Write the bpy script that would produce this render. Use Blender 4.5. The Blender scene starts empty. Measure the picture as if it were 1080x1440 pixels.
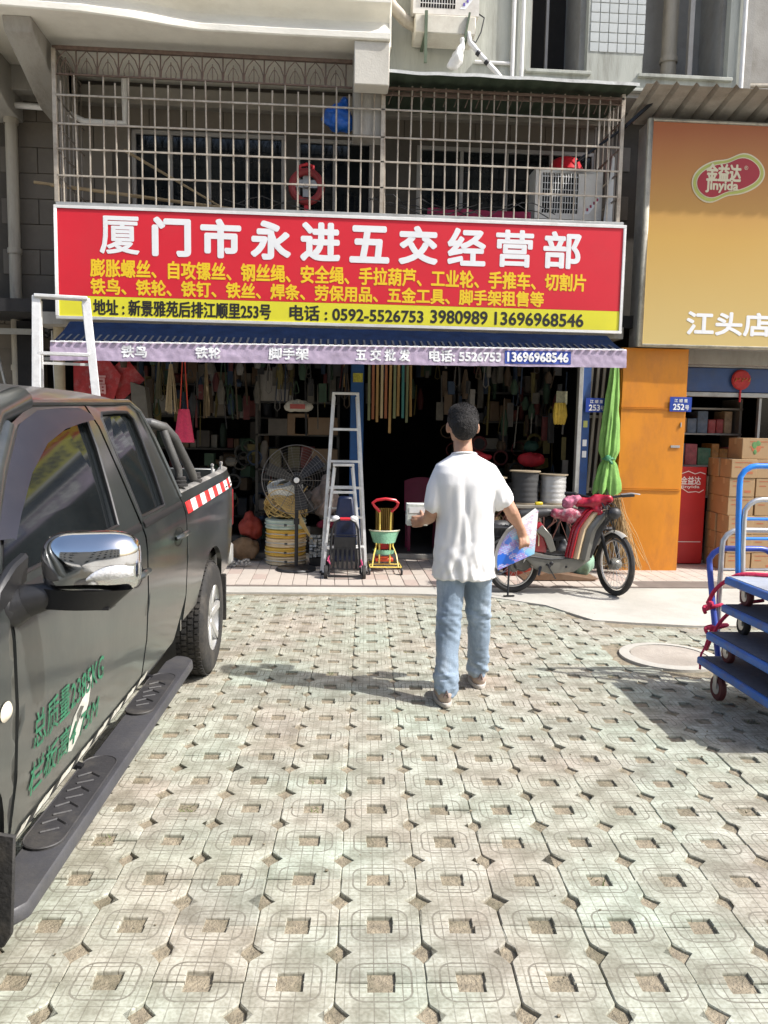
import bpy, bmesh, math, random
from mathutils import Vector, Matrix, noise
C = bpy.context.scene.collection
S = bpy.context.scene
R = math.radians
rnd = random.Random(11)

# ---------------------------------------------------------------- camera
H = 1.53
yaw, pitch, roll = R(4.0), R(-6.1), R(1.05)
f_ = Vector((math.sin(yaw)*math.cos(pitch), math.cos(yaw)*math.cos(pitch), math.sin(pitch)))
r_ = Vector((math.cos(yaw), -math.sin(yaw), 0)); u_ = r_.cross(f_)
cr, sr = math.cos(roll), math.sin(roll)
RR = r_*cr + u_*sr; UU = u_*cr - r_*sr
cam = bpy.data.cameras.new('camera'); co = bpy.data.objects.new('camera', cam); C.objects.link(co)
m4 = Matrix((RR, UU, -f_)).transposed().to_4x4(); m4.translation = (0, 0, H); co.matrix_world = m4
cam.sensor_fit = 'VERTICAL'; cam.sensor_height = 36; cam.lens = 28.125; cam.clip_start = .05; cam.clip_end = 400
S.camera = co
# ---------------------------------------------------------------- light
w = bpy.data.worlds.new('World'); S.world = w; w.use_nodes = True
nt = w.node_tree; bg = nt.nodes['Background']; sky = nt.nodes.new('ShaderNodeTexSky')
sky.sky_type = 'NISHITA'; sky.sun_disc = False
L = Vector((-.82, .30, -1)).normalized()
sky.sun_elevation = math.asin(-L.z); sky.sun_rotation = math.atan2(-L.x, -L.y)
sky.air_density = 1.0; sky.dust_density = 3.0; sky.ozone_density = 1.0
nt.links.new(sky.outputs[0], bg.inputs[0]); bg.inputs[1].default_value = .15
sd = bpy.data.lights.new('sun', 'SUN'); sd.energy = 3.7; sd.angle = R(.8); sd.color = (1, .975, .94)
so = bpy.data.objects.new('sun', sd); C.objects.link(so); so.location = (6, -4, 12)
so.rotation_euler = L.to_track_quat('-Z', 'Y').to_euler()
S.view_settings.view_transform = 'Standard'; S.view_settings.look = 'None'; S.view_settings.gamma = 1
S.view_settings.use_curve_mapping = False; S.view_settings.exposure = .72

# ---------------------------------------------------------------- materials
MC = {}
def M(name, col, rough=.6, metal=0., var=.18, scale=6., bump=.12, bscale=60., dirt=None, dcol=(.12, .10, .075), dscale=2.2, coat=0., stretch=None, spec=.5, emit=0):
    """procedural surface: colour broken by two noises, optional dirt patches, fine bump"""
    if name in MC: return MC[name]
    m = bpy.data.materials.new(name); m.use_nodes = True; t = m.node_tree; N = t.nodes; K = t.links
    p = N['Principled BSDF']; tc = N.new('ShaderNodeTexCoord'); mp = N.new('ShaderNodeMapping')
    K.new(tc.outputs['Object'], mp.inputs[0])
    if stretch: mp.inputs['Scale'].default_value = stretch
    n1 = N.new('ShaderNodeTexNoise'); n1.inputs['Scale'].default_value = scale; n1.inputs['Detail'].default_value = 6; n1.inputs['Roughness'].default_value = .65
    K.new(mp.outputs[0], n1.inputs['Vector'])
    rp = N.new('ShaderNodeValToRGB'); e = rp.color_ramp.elements
    e[0].position = .28; e[1].position = .72
    e[0].color = tuple(c*(1-var) for c in col)+(1,); e[1].color = tuple(min(1, c*(1+var)) for c in col)+(1,)
    K.new(n1.outputs[0], rp.inputs[0]); out = rp.outputs[0]
    if dirt:
        n2 = N.new('ShaderNodeTexNoise'); n2.inputs['Scale'].default_value = dscale; n2.inputs['Detail'].default_value = 9; n2.inputs['Roughness'].default_value = .72
        K.new(mp.outputs[0], n2.inputs['Vector'])
        r2 = N.new('ShaderNodeValToRGB'); r2.color_ramp.elements[0].position = .48; r2.color_ramp.elements[1].position = .7
        r2.color_ramp.elements[1].color = (dirt, dirt, dirt, 1); K.new(n2.outputs[0], r2.inputs[0])
        mx = N.new('ShaderNodeMix'); mx.data_type = 'RGBA'; K.new(r2.outputs[0], mx.inputs['Factor']); K.new(out, mx.inputs['A'])
        mx.inputs['B'].default_value = (*dcol, 1); out = mx.outputs['Result']
    K.new(out, p.inputs['Base Color'])
    p.inputs['Roughness'].default_value = rough; p.inputs['Metallic'].default_value = metal
    p.inputs['Specular IOR Level'].default_value = spec
    if coat: p.inputs['Coat Weight'].default_value = coat; p.inputs['Coat Roughness'].default_value = .12
    if bump:
        n3 = N.new('ShaderNodeTexNoise'); n3.inputs['Scale'].default_value = bscale; n3.inputs['Detail'].default_value = 4
        K.new(mp.outputs[0], n3.inputs['Vector']); b = N.new('ShaderNodeBump'); b.inputs['Strength'].default_value = bump; b.inputs['Distance'].default_value = .01
        K.new(n3.outputs[0], b.inputs['Height']); K.new(b.outputs[0], p.inputs['Normal'])
    MC[name] = m; return m

def mathn(t, op, a, b=None, c=None):
    n = t.nodes.new('ShaderNodeMath'); n.operation = op
    for i, v in enumerate((a, b, c)):
        if v is None: continue
        if isinstance(v, (int, float)): n.inputs[i].default_value = v
        else: t.links.new(v, n.inputs[i])
    return n.outputs[0]

# ---------------------------------------------------------------- mesh builder
class B:
    def __init__(s): s.v = []; s.f = []
    def add(s, vs, fs):
        o = len(s.v); s.v += [Vector(v) for v in vs]; s.f += [tuple(i+o for i in q) for q in fs]; return s
    def box(s, x0, x1, y0, y1, z0, z1):
        return s.add([(x0,y0,z0),(x1,y0,z0),(x1,y1,z0),(x0,y1,z0),(x0,y0,z1),(x1,y0,z1),(x1,y1,z1),(x0,y1,z1)],
                     [(0,3,2,1),(4,5,6,7),(0,1,5,4),(1,2,6,5),(2,3,7,6),(3,0,4,7)])
    def obox(s, c, d, rot=(0,0,0)):
        from mathutils import Euler
        e = Euler(rot).to_matrix(); b = B().box(-d[0]/2, d[0]/2, -d[1]/2, d[1]/2, -d[2]/2, d[2]/2)
        return s.add([e@v+Vector(c) for v in b.v], b.f)
    def bar(s, p0, p1, wd, dp, up=(0,0,1)):
        """rectangular bar between two points"""
        a, b = Vector(p0), Vector(p1); d = (b-a).normalized(); x = d.cross(Vector(up))
        if x.length < 1e-4: x = d.cross(Vector((0,1,0)))
        x.normalize(); y = x.cross(d); x *= wd/2; y *= dp/2
        return s.add([a-x-y, a+x-y, a+x+y, a-x+y, b-x-y, b+x-y, b+x+y, b-x+y], [(0,3,2,1),(4,5,6,7),(0,1,5,4),(1,2,6,5),(2,3,7,6),(3,0,4,7)])
    def tube(s, pts, r, n=8, closed=False, caps=True):
        pts = [Vector(p) for p in pts]; k = len(pts); rs = r if isinstance(r, (list, tuple)) else [r]*k
        o = len(s.v); prev = None
        for i, p in enumerate(pts):
            a = pts[(i-1) % k] if (closed or i) else p; b = pts[(i+1) % k] if (closed or i < k-1) else p
            d = (b-a); d = d.normalized() if d.length > 1e-9 else Vector((0,0,1))
            if prev is None:
                x = d.cross(Vector((0,0,1)));
                if x.length < .05: x = d.cross(Vector((0,1,0)))
            else: x = prev - d*prev.dot(d)
            x.normalize(); prev = x; y = d.cross(x)
            for j in range(n):
                t = 2*math.pi*j/n; s.v.append(p+(x*math.cos(t)+y*math.sin(t))*rs[i])
        for i in range(k if closed else k-1):
            a = o+i*n; b = o+((i+1) % k)*n
            for j in range(n): s.f.append((a+j, a+(j+1)%n, b+(j+1)%n, b+j))
        if caps and not closed:
            s.f.append(tuple(o+j for j in range(n))[::-1]); s.f.append(tuple(o+(k-1)*n+j for j in range(n)))
        return s
    def cyl(s, p0, p1, r0, r1=None, n=16):
        return s.tube([p0, p1], [r0, r0 if r1 is None else r1], n)
    def lathe(s, prof, c=(0,0,0), axis='z', n=24):
        o = len(s.v); k = len(prof); c = Vector(c)
        for r, h in prof:
            for j in range(n):
                t = 2*math.pi*j/n; a, b = max(r, 1e-5)*math.cos(t), max(r, 1e-5)*math.sin(t)
                s.v.append(c+Vector({'z': (a,b,h), 'y': (a,h,-b), 'x': (h,a,b)}[axis]))
        for i in range(k-1):
            for j in range(n): s.f.append((o+i*n+j, o+i*n+(j+1)%n, o+(i+1)*n+(j+1)%n, o+(i+1)*n+j))
        return s
    def prism(s, pts, a, b, axis='y'):
        """2-D outline pushed from a to b; pts are (x,z) for y, (x,y) for z, (y,z) for x"""
        g = {'y': lambda p, t: (p[0], t, p[1]), 'z': lambda p, t: (p[0], p[1], t), 'x': lambda p, t: (t, p[0], p[1])}[axis]
        k = len(pts); vs = [g(p, a) for p in pts]+[g(p, b) for p in pts]
        fs = [tuple(range(k)), tuple(range(2*k-1, k-1, -1))]+[(i, k+i, k+(i+1)%k, (i+1)%k) for i in range(k)]
        return s.add(vs, fs)
    def grid(s, fn, nu, nv):
        o = len(s.v)
        for i in range(nu+1):
            for j in range(nv+1): s.v.append(Vector(fn(i/nu, j/nv)))
        for i in range(nu):
            for j in range(nv):
                a = o+i*(nv+1)+j; s.f.append((a, a+nv+1, a+nv+2, a+1))
        return s
    def ell(s, c, r, n=12, rot=None):
        c = Vector(c); o = len(s.v); k = n//2+1
        for i in range(k):
            ph = math.pi*i/(k-1)
            for j in range(n):
                t = 2*math.pi*j/n; q = Vector((math.sin(ph)*math.cos(t)*r[0], math.sin(ph)*math.sin(t)*r[1], math.cos(ph)*r[2]))
                if rot: q = rot@q
                s.v.append(c+q)
        for i in range(k-1):
            for j in range(n): s.f.append((o+i*n+j, o+i*n+(j+1)%n, o+(i+1)*n+(j+1)%n, o+(i+1)*n+j))
        return s
    def limb(s, pts, n=10):
        """tapered limb through (x,y,z,r) joints, round at each joint"""
        for a, b in zip(pts, pts[1:]):
            s.tube([a[:3], b[:3]], [a[3], b[3]], n)
        for a in pts: s.ell(a[:3], (a[3],)*3, n)
        return s
    def off(s, d):
        for v in s.v: v += Vector(d)
        return s
    def bmesh(s, bev=0, weld=True, seg=1):
        bm = bmesh.new(); vs = [bm.verts.new(v) for v in s.v]
        for q in s.f:
            try: bm.faces.new([vs[i] for i in q])
            except ValueError: pass
        if weld: bmesh.ops.remove_doubles(bm, verts=bm.verts, dist=1e-5)
        bmesh.ops.dissolve_degenerate(bm, dist=1e-6, edges=bm.edges)
        bmesh.ops.recalc_face_normals(bm, faces=bm.faces)
        if bev:
            es = [e for e in bm.edges if len(e.link_faces) == 2 and e.calc_face_angle(0) > .5]
            bmesh.ops.bevel(bm, geom=es, offset=bev, segments=seg, affect='EDGES', profile=.6, clamp_overlap=True)
        return bm

MW = {}
def mw(o):
    while o.parent: o = o.parent
    return MW.get(o.name)
def mesh_of(b, name, mat=None, bev=0, smooth=True, M0=None, weld=True, seg=1):
    bm = b if isinstance(b, bmesh.types.BMesh) else b.bmesh(bev, weld, seg)
    if M0: bmesh.ops.transform(bm, matrix=M0, verts=bm.verts)
    me = bpy.data.meshes.new(name); bm.to_mesh(me); bm.free()
    if smooth:
        for p in me.polygons: p.use_smooth = True
        me.set_sharp_from_angle(angle=R(38))
    if mat: me.materials.append(mat)
    return me
def thing(name, label, cat, loc=(0,0,0), rz=0, group=None, kind=None):
    o = bpy.data.objects.new(name, None); C.objects.link(o); o.empty_display_size = .1
    o.location = loc; o.rotation_euler = (0, 0, rz)
    if kind: o['kind'] = kind
    else: o['label'] = label; o['category'] = cat
    if group: o['group'] = group
    MW[o.name] = Matrix.Translation(loc) @ Matrix.Rotation(rz, 4, 'Z'); return o
def part(name, b, mat, parent, bev=0, smooth=True, local=False, label=None, weld=True, seg=1):
    """coordinates are world metres unless local; stored relative to the thing's base"""
    M0 = None if local else mw(parent).inverted()
    o = bpy.data.objects.new(name, mesh_of(b, name, mat, bev, smooth, M0, weld, seg)); C.objects.link(o); o.parent = parent
    if label: o['label'] = label
    return o
def inst(name, me, parent, loc=(0,0,0), rot=(0,0,0), world=True, label=None):
    o = bpy.data.objects.new(name, me); C.objects.link(o); o.parent = parent
    if world: loc = mw(parent).inverted() @ Vector(loc)
    o.location = loc; o.rotation_euler = rot
    if label: o['label'] = label
    return o
def single(name, b, mat, label, cat, group=None, kind=None, bev=0, smooth=True, origin=None, seg=1):
    vs = b.v; c = Vector(origin) if origin else Vector(((min(v.x for v in vs)+max(v.x for v in vs))/2, (min(v.y for v in vs)+max(v.y for v in vs))/2, min(v.z for v in vs)))
    o = bpy.data.objects.new(name, mesh_of(b, name, mat, bev, smooth, Matrix.Translation(-c), True, seg)); C.objects.link(o); o.location = c
    if kind: o['kind'] = kind
    else: o['label'] = label; o['category'] = cat
    if group: o['group'] = group
    MW[o.name] = Matrix.Translation(c); return o
def dup(o, loc=None, rz=None, label=None, parent=None, group=None):
    c = o.copy(); C.objects.link(c); c.parent = parent
    if loc is not None: c.location = loc
    if rz is not None: c.rotation_euler = (0, 0, rz)
    if label: c['label'] = label
    if group: c['group'] = group
    for ch in o.children: dup(ch, parent=c)
    return c
def blob(name, b, voxel, mat, parent, disp=None, it=3, local=False):
    me = mesh_of(b, 'tmp', None, 0, False, None, False); o = bpy.data.objects.new('tmp', me); C.objects.link(o)
    r = o.modifiers.new('r', 'REMESH'); r.mode = 'VOXEL'; r.voxel_size = voxel; r.use_smooth_shade = True
    if it: q = o.modifiers.new('s', 'SMOOTH'); q.factor = .5; q.iterations = it
    bpy.context.view_layer.update()
    nm = bpy.data.meshes.new_from_object(o.evaluated_get(bpy.context.evaluated_depsgraph_get())); bpy.data.objects.remove(o); bpy.data.meshes.remove(me)
    if disp:
        ns = [v.normal.copy() for v in nm.vertices]
        for v, n in zip(nm.vertices, ns): v.co += n*disp(v.co)
    if not local: nm.transform(mw(parent).inverted())
    for p in nm.polygons: p.use_smooth = True
    nm.name = name; nm.materials.clear(); nm.materials.append(mat); x = bpy.data.objects.new(name, nm); C.objects.link(x); x.parent = parent; return x
def text(parent, s, x0, x1, z0, z1, y, mat, bold=0., name='lettering', nb=8, rot=None, local=False, slant=None, xyz=None):
    """flat lettering fitted into a box; xyz maps (x, z, lift) to a point"""
    c = bpy.data.curves.new('t', 'FONT'); c.body = s; c.size = 1; c.resolution_u = 3
    o = bpy.data.objects.new('t', c); C.objects.link(o); bpy.context.view_layer.update()
    me = bpy.data.meshes.new_from_object(o.evaluated_get(bpy.context.evaluated_depsgraph_get())); bpy.data.objects.remove(o)
    xs = [v.co.x for v in me.vertices]; ys = [v.co.y for v in me.vertices]; a, b_, c0, d = min(xs), max(xs), min(ys), max(ys)
    sx = (x1-x0)/(b_-a); sz = (z1-z0)/(d-c0); g = B(); k = nb if bold else 1
    for i in range(k):
        t = 2*math.pi*i/k; dx, dz = (bold*math.cos(t), bold*math.sin(t)) if bold else (0, 0)
        vs = []
        for v in me.vertices:
            X = x0+(v.co.x-a)*sx+dx; Z = z0+(v.co.y-c0)*sz+dz; lift = .0012+i*.00025
            vs.append(xyz(X, Z, lift) if xyz else (X, y-lift, Z))
        g.add(vs, [tuple(p.vertices) for p in me.polygons])
    bpy.data.meshes.remove(me)
    return part(name, g, mat, parent, smooth=False, local=local, weld=False)
def wall_holes(b, x0, x1, z0, z1, y0, y1, holes):
    xs = sorted({x0, x1, *[h[0] for h in holes], *[h[1] for h in holes]}); zs = sorted({z0, z1, *[h[2] for h in holes], *[h[3] for h in holes]})
    for xa, xb in zip(xs, xs[1:]):
        for za, zb in zip(zs, zs[1:]):
            mx, mz = (xa+xb)/2, (za+zb)/2
            if not any(h[0] < mx < h[1] and h[2] < mz < h[3] for h in holes): b.box(xa, xb, y0, y1, za, zb)
    return b
def nz(x, y=0, z=0): return noise.noise(Vector((x, y, z)))
def arc(cx, cy, r, a0, a1, n): return [(cx+r*math.cos(R(a0+(a1-a0)*i/n)), cy+r*math.sin(R(a0+(a1-a0)*i/n))) for i in range(n+1)]
PV = R(-2.6)                                   # the paving and the parked truck share this heading
def pav(x, y, z=0): c, s_ = math.cos(PV), math.sin(PV); return Vector((c*x-s_*y, s_*x+c*y, z))

# common materials
steel = M('stainless bars', (.44, .385, .31), .5, .3, .22, 9, .05, dirt=.8, dcol=(.17, .11, .07), dscale=4)
alu = M('worn aluminium', (.74, .74, .72), .42, .35, .1, 12, .1, 90, dirt=.35, dcol=(.3, .28, .25), dscale=8)
galv = M('galvanised sheet', (.42, .42, .40), .5, .5, .15, 5, .08, dirt=.5, dcol=(.14, .11, .08))
black = M('black plastic', (.022, .022, .023), .5, 0, .3, 9, .1)
blackm = M('black painted metal', (.018, .018, .02), .38, .2, .3, 9, .05)
rubber = M('tyre rubber', (.022, .021, .02), .8, 0, .35, 14, .3, 60, dirt=.5, dcol=(.11, .095, .075), dscale=6)
white = M('white enamel', (.72, .71, .68), .45, 0, .06, 5, .05, dirt=.35, dcol=(.36, .31, .24), dscale=4)
cream = M('cream painted concrete', (.74, .71, .62), .8, 0, .07, 3, .25, 30, dirt=.35, dcol=(.42, .38, .3), dscale=1.2, stretch=(1, 1, 2.5))
render_ = M('grey cement render', (.35, .33, .29), .88, 0, .16, 3, .4, 35, dirt=.75, dcol=(.15, .13, .105), dscale=1.5, stretch=(2, 1, .5))
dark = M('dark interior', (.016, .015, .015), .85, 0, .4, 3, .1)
pvc = M('aged grey pvc pipe', (.38, .34, .27), .55, 0, .12, 4, .1, dirt=.5, dcol=(.16, .14, .11), dscale=3, stretch=(3, 3, .6))
redm = M('red plastic', (.55, .02, .03), .35, 0, .15, 6, .05)
wood = M('bare wood', (.30, .19, .10), .7, 0, .3, 4, .2, 40, stretch=(8, 8, .8))
glass = M('dark window glass', (.010, .012, .013), .05, 0, .3, 2, .0, spec=.42)
chrome = M('chrome', (.72, .72, .72), .09, 1, .04, 5, .02, 20, dirt=.25, dcol=(.3, .28, .25), dscale=7)
textw = M('white print', (.78, .78, .77), .5, 0, .03, 5, 0)
textk = M('black print', (.02, .018, .015), .5, 0, .1, 5, 0)

# ================================================================ SETTING
P = .252
def paver_mat(name, bed=False):
    m = bpy.data.materials.new(name); m.use_nodes = True; t = m.node_tree; N = t.nodes; K = t.links; p = N['Principled BSDF']
    tc = N.new('ShaderNodeTexCoord'); geo = N.new('ShaderNodeNewGeometry'); uv = N.new('ShaderNodeSeparateXYZ'); K.new(tc.outputs['UV'], uv.inputs[0])
    u, v = uv.outputs[0], uv.outputs[1]                  # paver-local, -.5 .. .5
    va = mathn(t, 'SUBTRACT', .5, mathn(t, 'ABSOLUTE', v)) # distance from the square hole's row
    ua = mathn(t, 'ABSOLUTE', u)
    # pressed grid lines
    def lines(c, off, wd):
        q = mathn(t, 'ABSOLUTE', mathn(t, 'SUBTRACT', mathn(t, 'FRACT', mathn(t, 'ADD', mathn(t, 'DIVIDE', c, .158), off)), .5))
        return mathn(t, 'LESS_THAN', q, wd)
    # rounded ring round the hole
    qx = mathn(t, 'MAXIMUM', mathn(t, 'SUBTRACT', ua, .17), 0.); qy = mathn(t, 'MAXIMUM', mathn(t, 'SUBTRACT', va, .13), 0.)
    d = mathn(t, 'SQRT', mathn(t, 'ADD', mathn(t, 'MULTIPLY', qx, qx), mathn(t, 'MULTIPLY', qy, qy)))
    ring = mathn(t, 'LESS_THAN', mathn(t, 'ABSOLUTE', mathn(t, 'SUBTRACT', d, .17)), .012)
    ins = mathn(t, 'LESS_THAN', d, .17)
    g1 = mathn(t, 'MAXIMUM', lines(ua, 0., .042), lines(va, 0., .042))
    mid = mathn(t, 'LESS_THAN', ua, .17)
    g = mathn(t, 'MAXIMUM', mathn(t, 'MULTIPLY', mathn(t, 'ADD', mathn(t, 'MULTIPLY', mathn(t, 'MAXIMUM', ins, mid), .4), .6), g1), ring)
    pn = N.new('ShaderNodeTexNoise'); pn.inputs['Scale'].default_value = 9; pn.inputs['Detail'].default_value = 7; K.new(geo.outputs['Position'], pn.inputs['Vector'])
    big = N.new('ShaderNodeTexNoise'); big.inputs['Scale'].default_value = 1.4; big.inputs['Detail'].default_value = 5; K.new(geo.outputs['Position'], big.inputs['Vector'])
    fin = N.new('ShaderNodeTexNoise'); fin.inputs['Scale'].default_value = 90; fin.inputs['Detail'].default_value = 4; K.new(geo.outputs['Position'], fin.inputs['Vector'])
    rp = N.new('ShaderNodeValToRGB'); e = rp.color_ramp.elements; e[0].position = .35; e[0].color = (.40, .38, .335, 1); e[1].position = .62; e[1].color = (.375, .415, .36, 1)
    K.new(big.outputs[0], rp.inputs[0])
    isl = N.new('ShaderNodeAttribute'); isl.attribute_name = 'tone'
    rp2 = N.new('ShaderNodeValToRGB'); e = rp2.color_ramp.elements; e[0].position = .36; e[0].color = (.50, .48, .43, 1); e[1].position = .62; e[1].color = (1.06, 1.06, 1.05, 1); K.new(pn.outputs[0], rp2.inputs[0])
    mx = N.new('ShaderNodeMix'); mx.data_type = 'RGBA'; mx.blend_type = 'MULTIPLY'; mx.inputs['Factor'].default_value = .75; K.new(rp.outputs[0], mx.inputs['A']); K.new(rp2.outputs[0], mx.inputs['B'])
    # single pavers run pinker or paler
    oi = N.new('ShaderNodeObjectInfo'); rr = N.new('ShaderNodeValToRGB'); e = rr.color_ramp.elements; e[0].color = (.86, .84, .82, 1); e[1].color = (1.08, 1.09, 1.06, 1)
    el = rr.color_ramp.elements.new(.25); el.color = (1.03, .96, .91, 1); K.new(oi.outputs['Random'], rr.inputs[0])
    mz = N.new('ShaderNodeMix'); mz.data_type = 'RGBA'; mz.blend_type = 'MULTIPLY'; mz.inputs['Factor'].default_value = 1; K.new(mx.outputs['Result'], mz.inputs['A']); K.new(rr.outputs[0], mz.inputs['B'])
    my = N.new('ShaderNodeMix'); my.data_type = 'RGBA'; K.new(mathn(t, 'MULTIPLY', g, mathn(t, 'MULTIPLY', 1.25, pn.outputs[0])), my.inputs['Factor']); K.new(mz.outputs['Result'], my.inputs['A']); my.inputs['B'].default_value = (.12, .105, .08, 1)
    sp_ = N.new('ShaderNodeValToRGB'); e = sp_.color_ramp.elements; e[0].position = .38; e[0].color = (.72, .70, .64, 1); e[1].position = .6; e[1].color = (1.08, 1.08, 1.07, 1); K.new(fin.outputs[0], sp_.inputs[0])
    ms = N.new('ShaderNodeMix'); ms.data_type = 'RGBA'; ms.blend_type = 'MULTIPLY'; ms.inputs['Factor'].default_value = .6; K.new(my.outputs['Result'], ms.inputs['A']); K.new(sp_.outputs[0], ms.inputs['B'])
    K.new(ms.outputs['Result'], p.inputs['Base Color']); p.inputs['Roughness'].default_value = .85
    h = mathn(t, 'SUBTRACT', mathn(t, 'ADD', mathn(t, 'MULTIPLY', fin.outputs[0], .35), mathn(t, 'MULTIPLY', pn.outputs[0], .35)), mathn(t, 'MULTIPLY', g, .8))
    b = N.new('ShaderNodeBump'); b.inputs['Strength'].default_value = .55; b.inputs['Distance'].default_value = .006; K.new(h, b.inputs['Height']); K.new(b.outputs[0], p.inputs['Normal'])
    return m
pm = paver_mat('pressed concrete paver')
soil = M('sandy soil', (.26, .22, .155), .95, 0, .4, 25, .9, 120, dirt=.8, dcol=(.075, .075, .04), dscale=3.5)
conc = M('smooth worn concrete', (.44, .42, .37), .85, 0, .12, 1.6, .3, 70, dirt=.5, dcol=(.27, .25, .21), dscale=1.1)
ground = single('ground', B().box(-40, 40, -30, 45, -.3, -.022), conc, '', '', kind='structure')
single('soil_bed', B().grid(lambda a, b_: (-5+13*a, -2+10.2*b_, -.012+.005*nz(a*90, b_*70)), 120, 100), soil, '', '', kind='structure')

cpoly = [(-6.0, 7.28), (.6, 7.22), (1.45, 7.1), (1.9, 6.75), (2.15, 6.2), (2.9, 6.02), (9, 5.95), (9, 9.4), (-6, 9.4)]
cp2 = []
for (a, b_), (c, d) in zip(cpoly[:6], cpoly[1:7]):
    for i in range(8): t = i/8; cp2.append((a+(c-a)*t, b_+(d-b_)*t+.03*nz((a+(c-a)*t)*3, 1)))
cp2 += cpoly[6:]
single('concrete_strip', B().prism(cp2, -.1, .006, 'z'), conc, '', '', kind='structure')
def inpoly(x, y, poly):
    k = False; j = len(poly)-1
    for i in range(len(poly)):
        if (poly[i][1] > y) != (poly[j][1] > y) and x < (poly[j][0]-poly[i][0])*(y-poly[i][1])/(poly[j][1]-poly[i][1])+poly[i][0]: k = not k
        j = i
    return k
def paver_outline(sq=.152, di=.165):
    h = .5-.004; q = sq; d = di; c = .03
    half = [(-h, -h), (-q, -h), (-q, -h+q-.0), (q, -h+q), (q, -h), (h, -h), (h, -d-.04), (h-.012, -d), (h-d*.55, -d*.42), (h-d, 0), (h-d*.55, d*.42), (h-.012, d), (h, d+.04)]
    o = half[:]
    o += [(-x, -y) for x, y in half]
    return [(x*P, y*P) for x, y in o]
def paver_mesh(name, seed):
    r = random.Random(seed); pts = paver_outline(.150+r.uniform(-.008, .008), .16+r.uniform(-.012, .012))
    pts = [(x+r.uniform(-.0015, .0015), y+r.uniform(-.0015, .0015)) for x, y in pts]
    k = len(pts); inner = []
    for i in range(k):
        a, b_, c = Vector(pts[i-1]), Vector(pts[i]), Vector(pts[(i+1) % k])
        n1 = Vector(((b_-a).y, -(b_-a).x)).normalized(); n2 = Vector(((c-b_).y, -(c-b_).x)).normalized(); n = (n1+n2); n = n/max(.4, n.length_squared/2); cv = (b_-a).cross(c-b_) < 0
        inner.append(b_-n*(.0012 if cv else .002+(.0045 if r.random() < .15 else r.uniform(0, .0012))))
    bm = bmesh.new(); v0 = [bm.verts.new((x, y, -.05)) for x, y in pts]; v1 = [bm.verts.new((x, y, -.0035)) for x, y in pts]; v2 = [bm.verts.new((v.x, v.y, 0)) for v in inner]
    for i in range(k):
        j = (i+1) % k; bm.faces.new((v0[i], v0[j], v1[j], v1[i])); bm.faces.new((v1[i], v1[j], v2[j], v2[i]))
    bm.faces.new(v2); bmesh.ops.triangulate(bm, faces=[f for f in bm.faces if len(f.verts) > 4])
    bmesh.ops.recalc_face_normals(bm, faces=bm.faces)
    ul = bm.loops.layers.uv.new('UVMap')
    for f in bm.faces:
        for l in f.loops: l[ul].uv = (l.vert.co.x/P, l.vert.co.y/P)
    me = bpy.data.meshes.new(name); bm.to_mesh(me); bm.free(); me.materials.append(pm); return me
PM = [paver_mesh('paver', s_) for s_ in range(14)]
pavement = thing('pavement', '', '', (0, 0, 0), 0, kind='structure')
near, far = [], []
for i in range(-14, 24):
    for j in range(-6, 32):
        x, y = i*P+.066, j*P-.075
        p = pav(x, y)
        if inpoly(p.x, p.y, [(a, b_-.03) for a, b_ in cpoly]) and p.y > 5.9: continue
        if (p-Vector((2.34, 5.2, 0))).length < .42: continue
        d = p.x*f_.x+p.y*f_.y
        if d < .3: continue
        u = p.dot(r_)/max(d, .1); vis = abs(u+.0) < .5+.1/d and d > 1.95 and not (x < -1.05)
        (near if vis else far).append((d if vis else 99, x, y))
near.sort(); far += near[300:]; near = near[:300]
def paver_place(x, y):
    p = pav(x, y); h = -.001+.005*nz(x*2.3, y*2.3)+.0016*rnd.uniform(-1, 1); h = min(h, .003)
    return (p.x, p.y, h), (rnd.gauss(0, .009), rnd.gauss(0, .009), PV+rnd.gauss(0, .009)+(math.pi if rnd.random() < .5 else 0))
for k, (d, x, y) in enumerate(near):
    l, r0 = paver_place(x, y); inst('paver', PM[k % 14], pavement, l, r0, world=False)
vs, fs, uvs = [], [], []
for k, (d, x, y) in enumerate(far):
    l, r0 = paver_place(x, y); from mathutils import Euler
    mm = Matrix.Translation(l) @ Euler(r0).to_matrix().to_4x4(); me = PM[k % 14]; o = len(vs)
    vs += [mm @ v.co for v in me.vertices]; fs += [tuple(o+i for i in q.vertices) for q in me.polygons]; uvs += [tuple(c.uv) for c in me.uv_layers[0].data]
me = bpy.data.meshes.new('far_pavers'); me.from_pydata([v[:] for v in vs], [], fs); ul = me.uv_layers.new(name='UVMap')
ul.data.foreach_set('uv', [c for q in uvs for c in q]); me.materials.append(pm); o = inst('far_pavers', me, pavement, world=False); o['kind'] = 'stuff'

# tufts and litter in some of the holes
gb = B(); gr = M('dry green grass', (.10, .13, .035), .8, 0, .4, 30, 0)
for (x, y) in [(-1, 2.85), (-.32, 3.35), (.1, 4.6), (1.6, 3.1), (2.1, 4.15), (-.75, 3.1), (-.5, 4.9)]+[(rnd.uniform(-1, 3), rnd.uniform(2, 6.5)) for _ in range(16)]:
    a, b_ = round(x/P)*P+.066, round(y/P)*P-.075+P/2
    for k in range(14 if rnd.random() < .5 else 6):
        q = pav(a+rnd.uniform(-.03, .03), b_+rnd.uniform(-.03, .03), -.012); d = Vector((rnd.uniform(-.02, .02), rnd.uniform(-.02, .02), rnd.uniform(.008, .022))); s_ = Vector((rnd.uniform(-.003, .003), .002, 0))
        gb.add([q-s_, q+s_, q+d], [(0, 1, 2)])
single('grass_tufts', gb, gr, '', '', kind='stuff')
lb = B()
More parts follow.
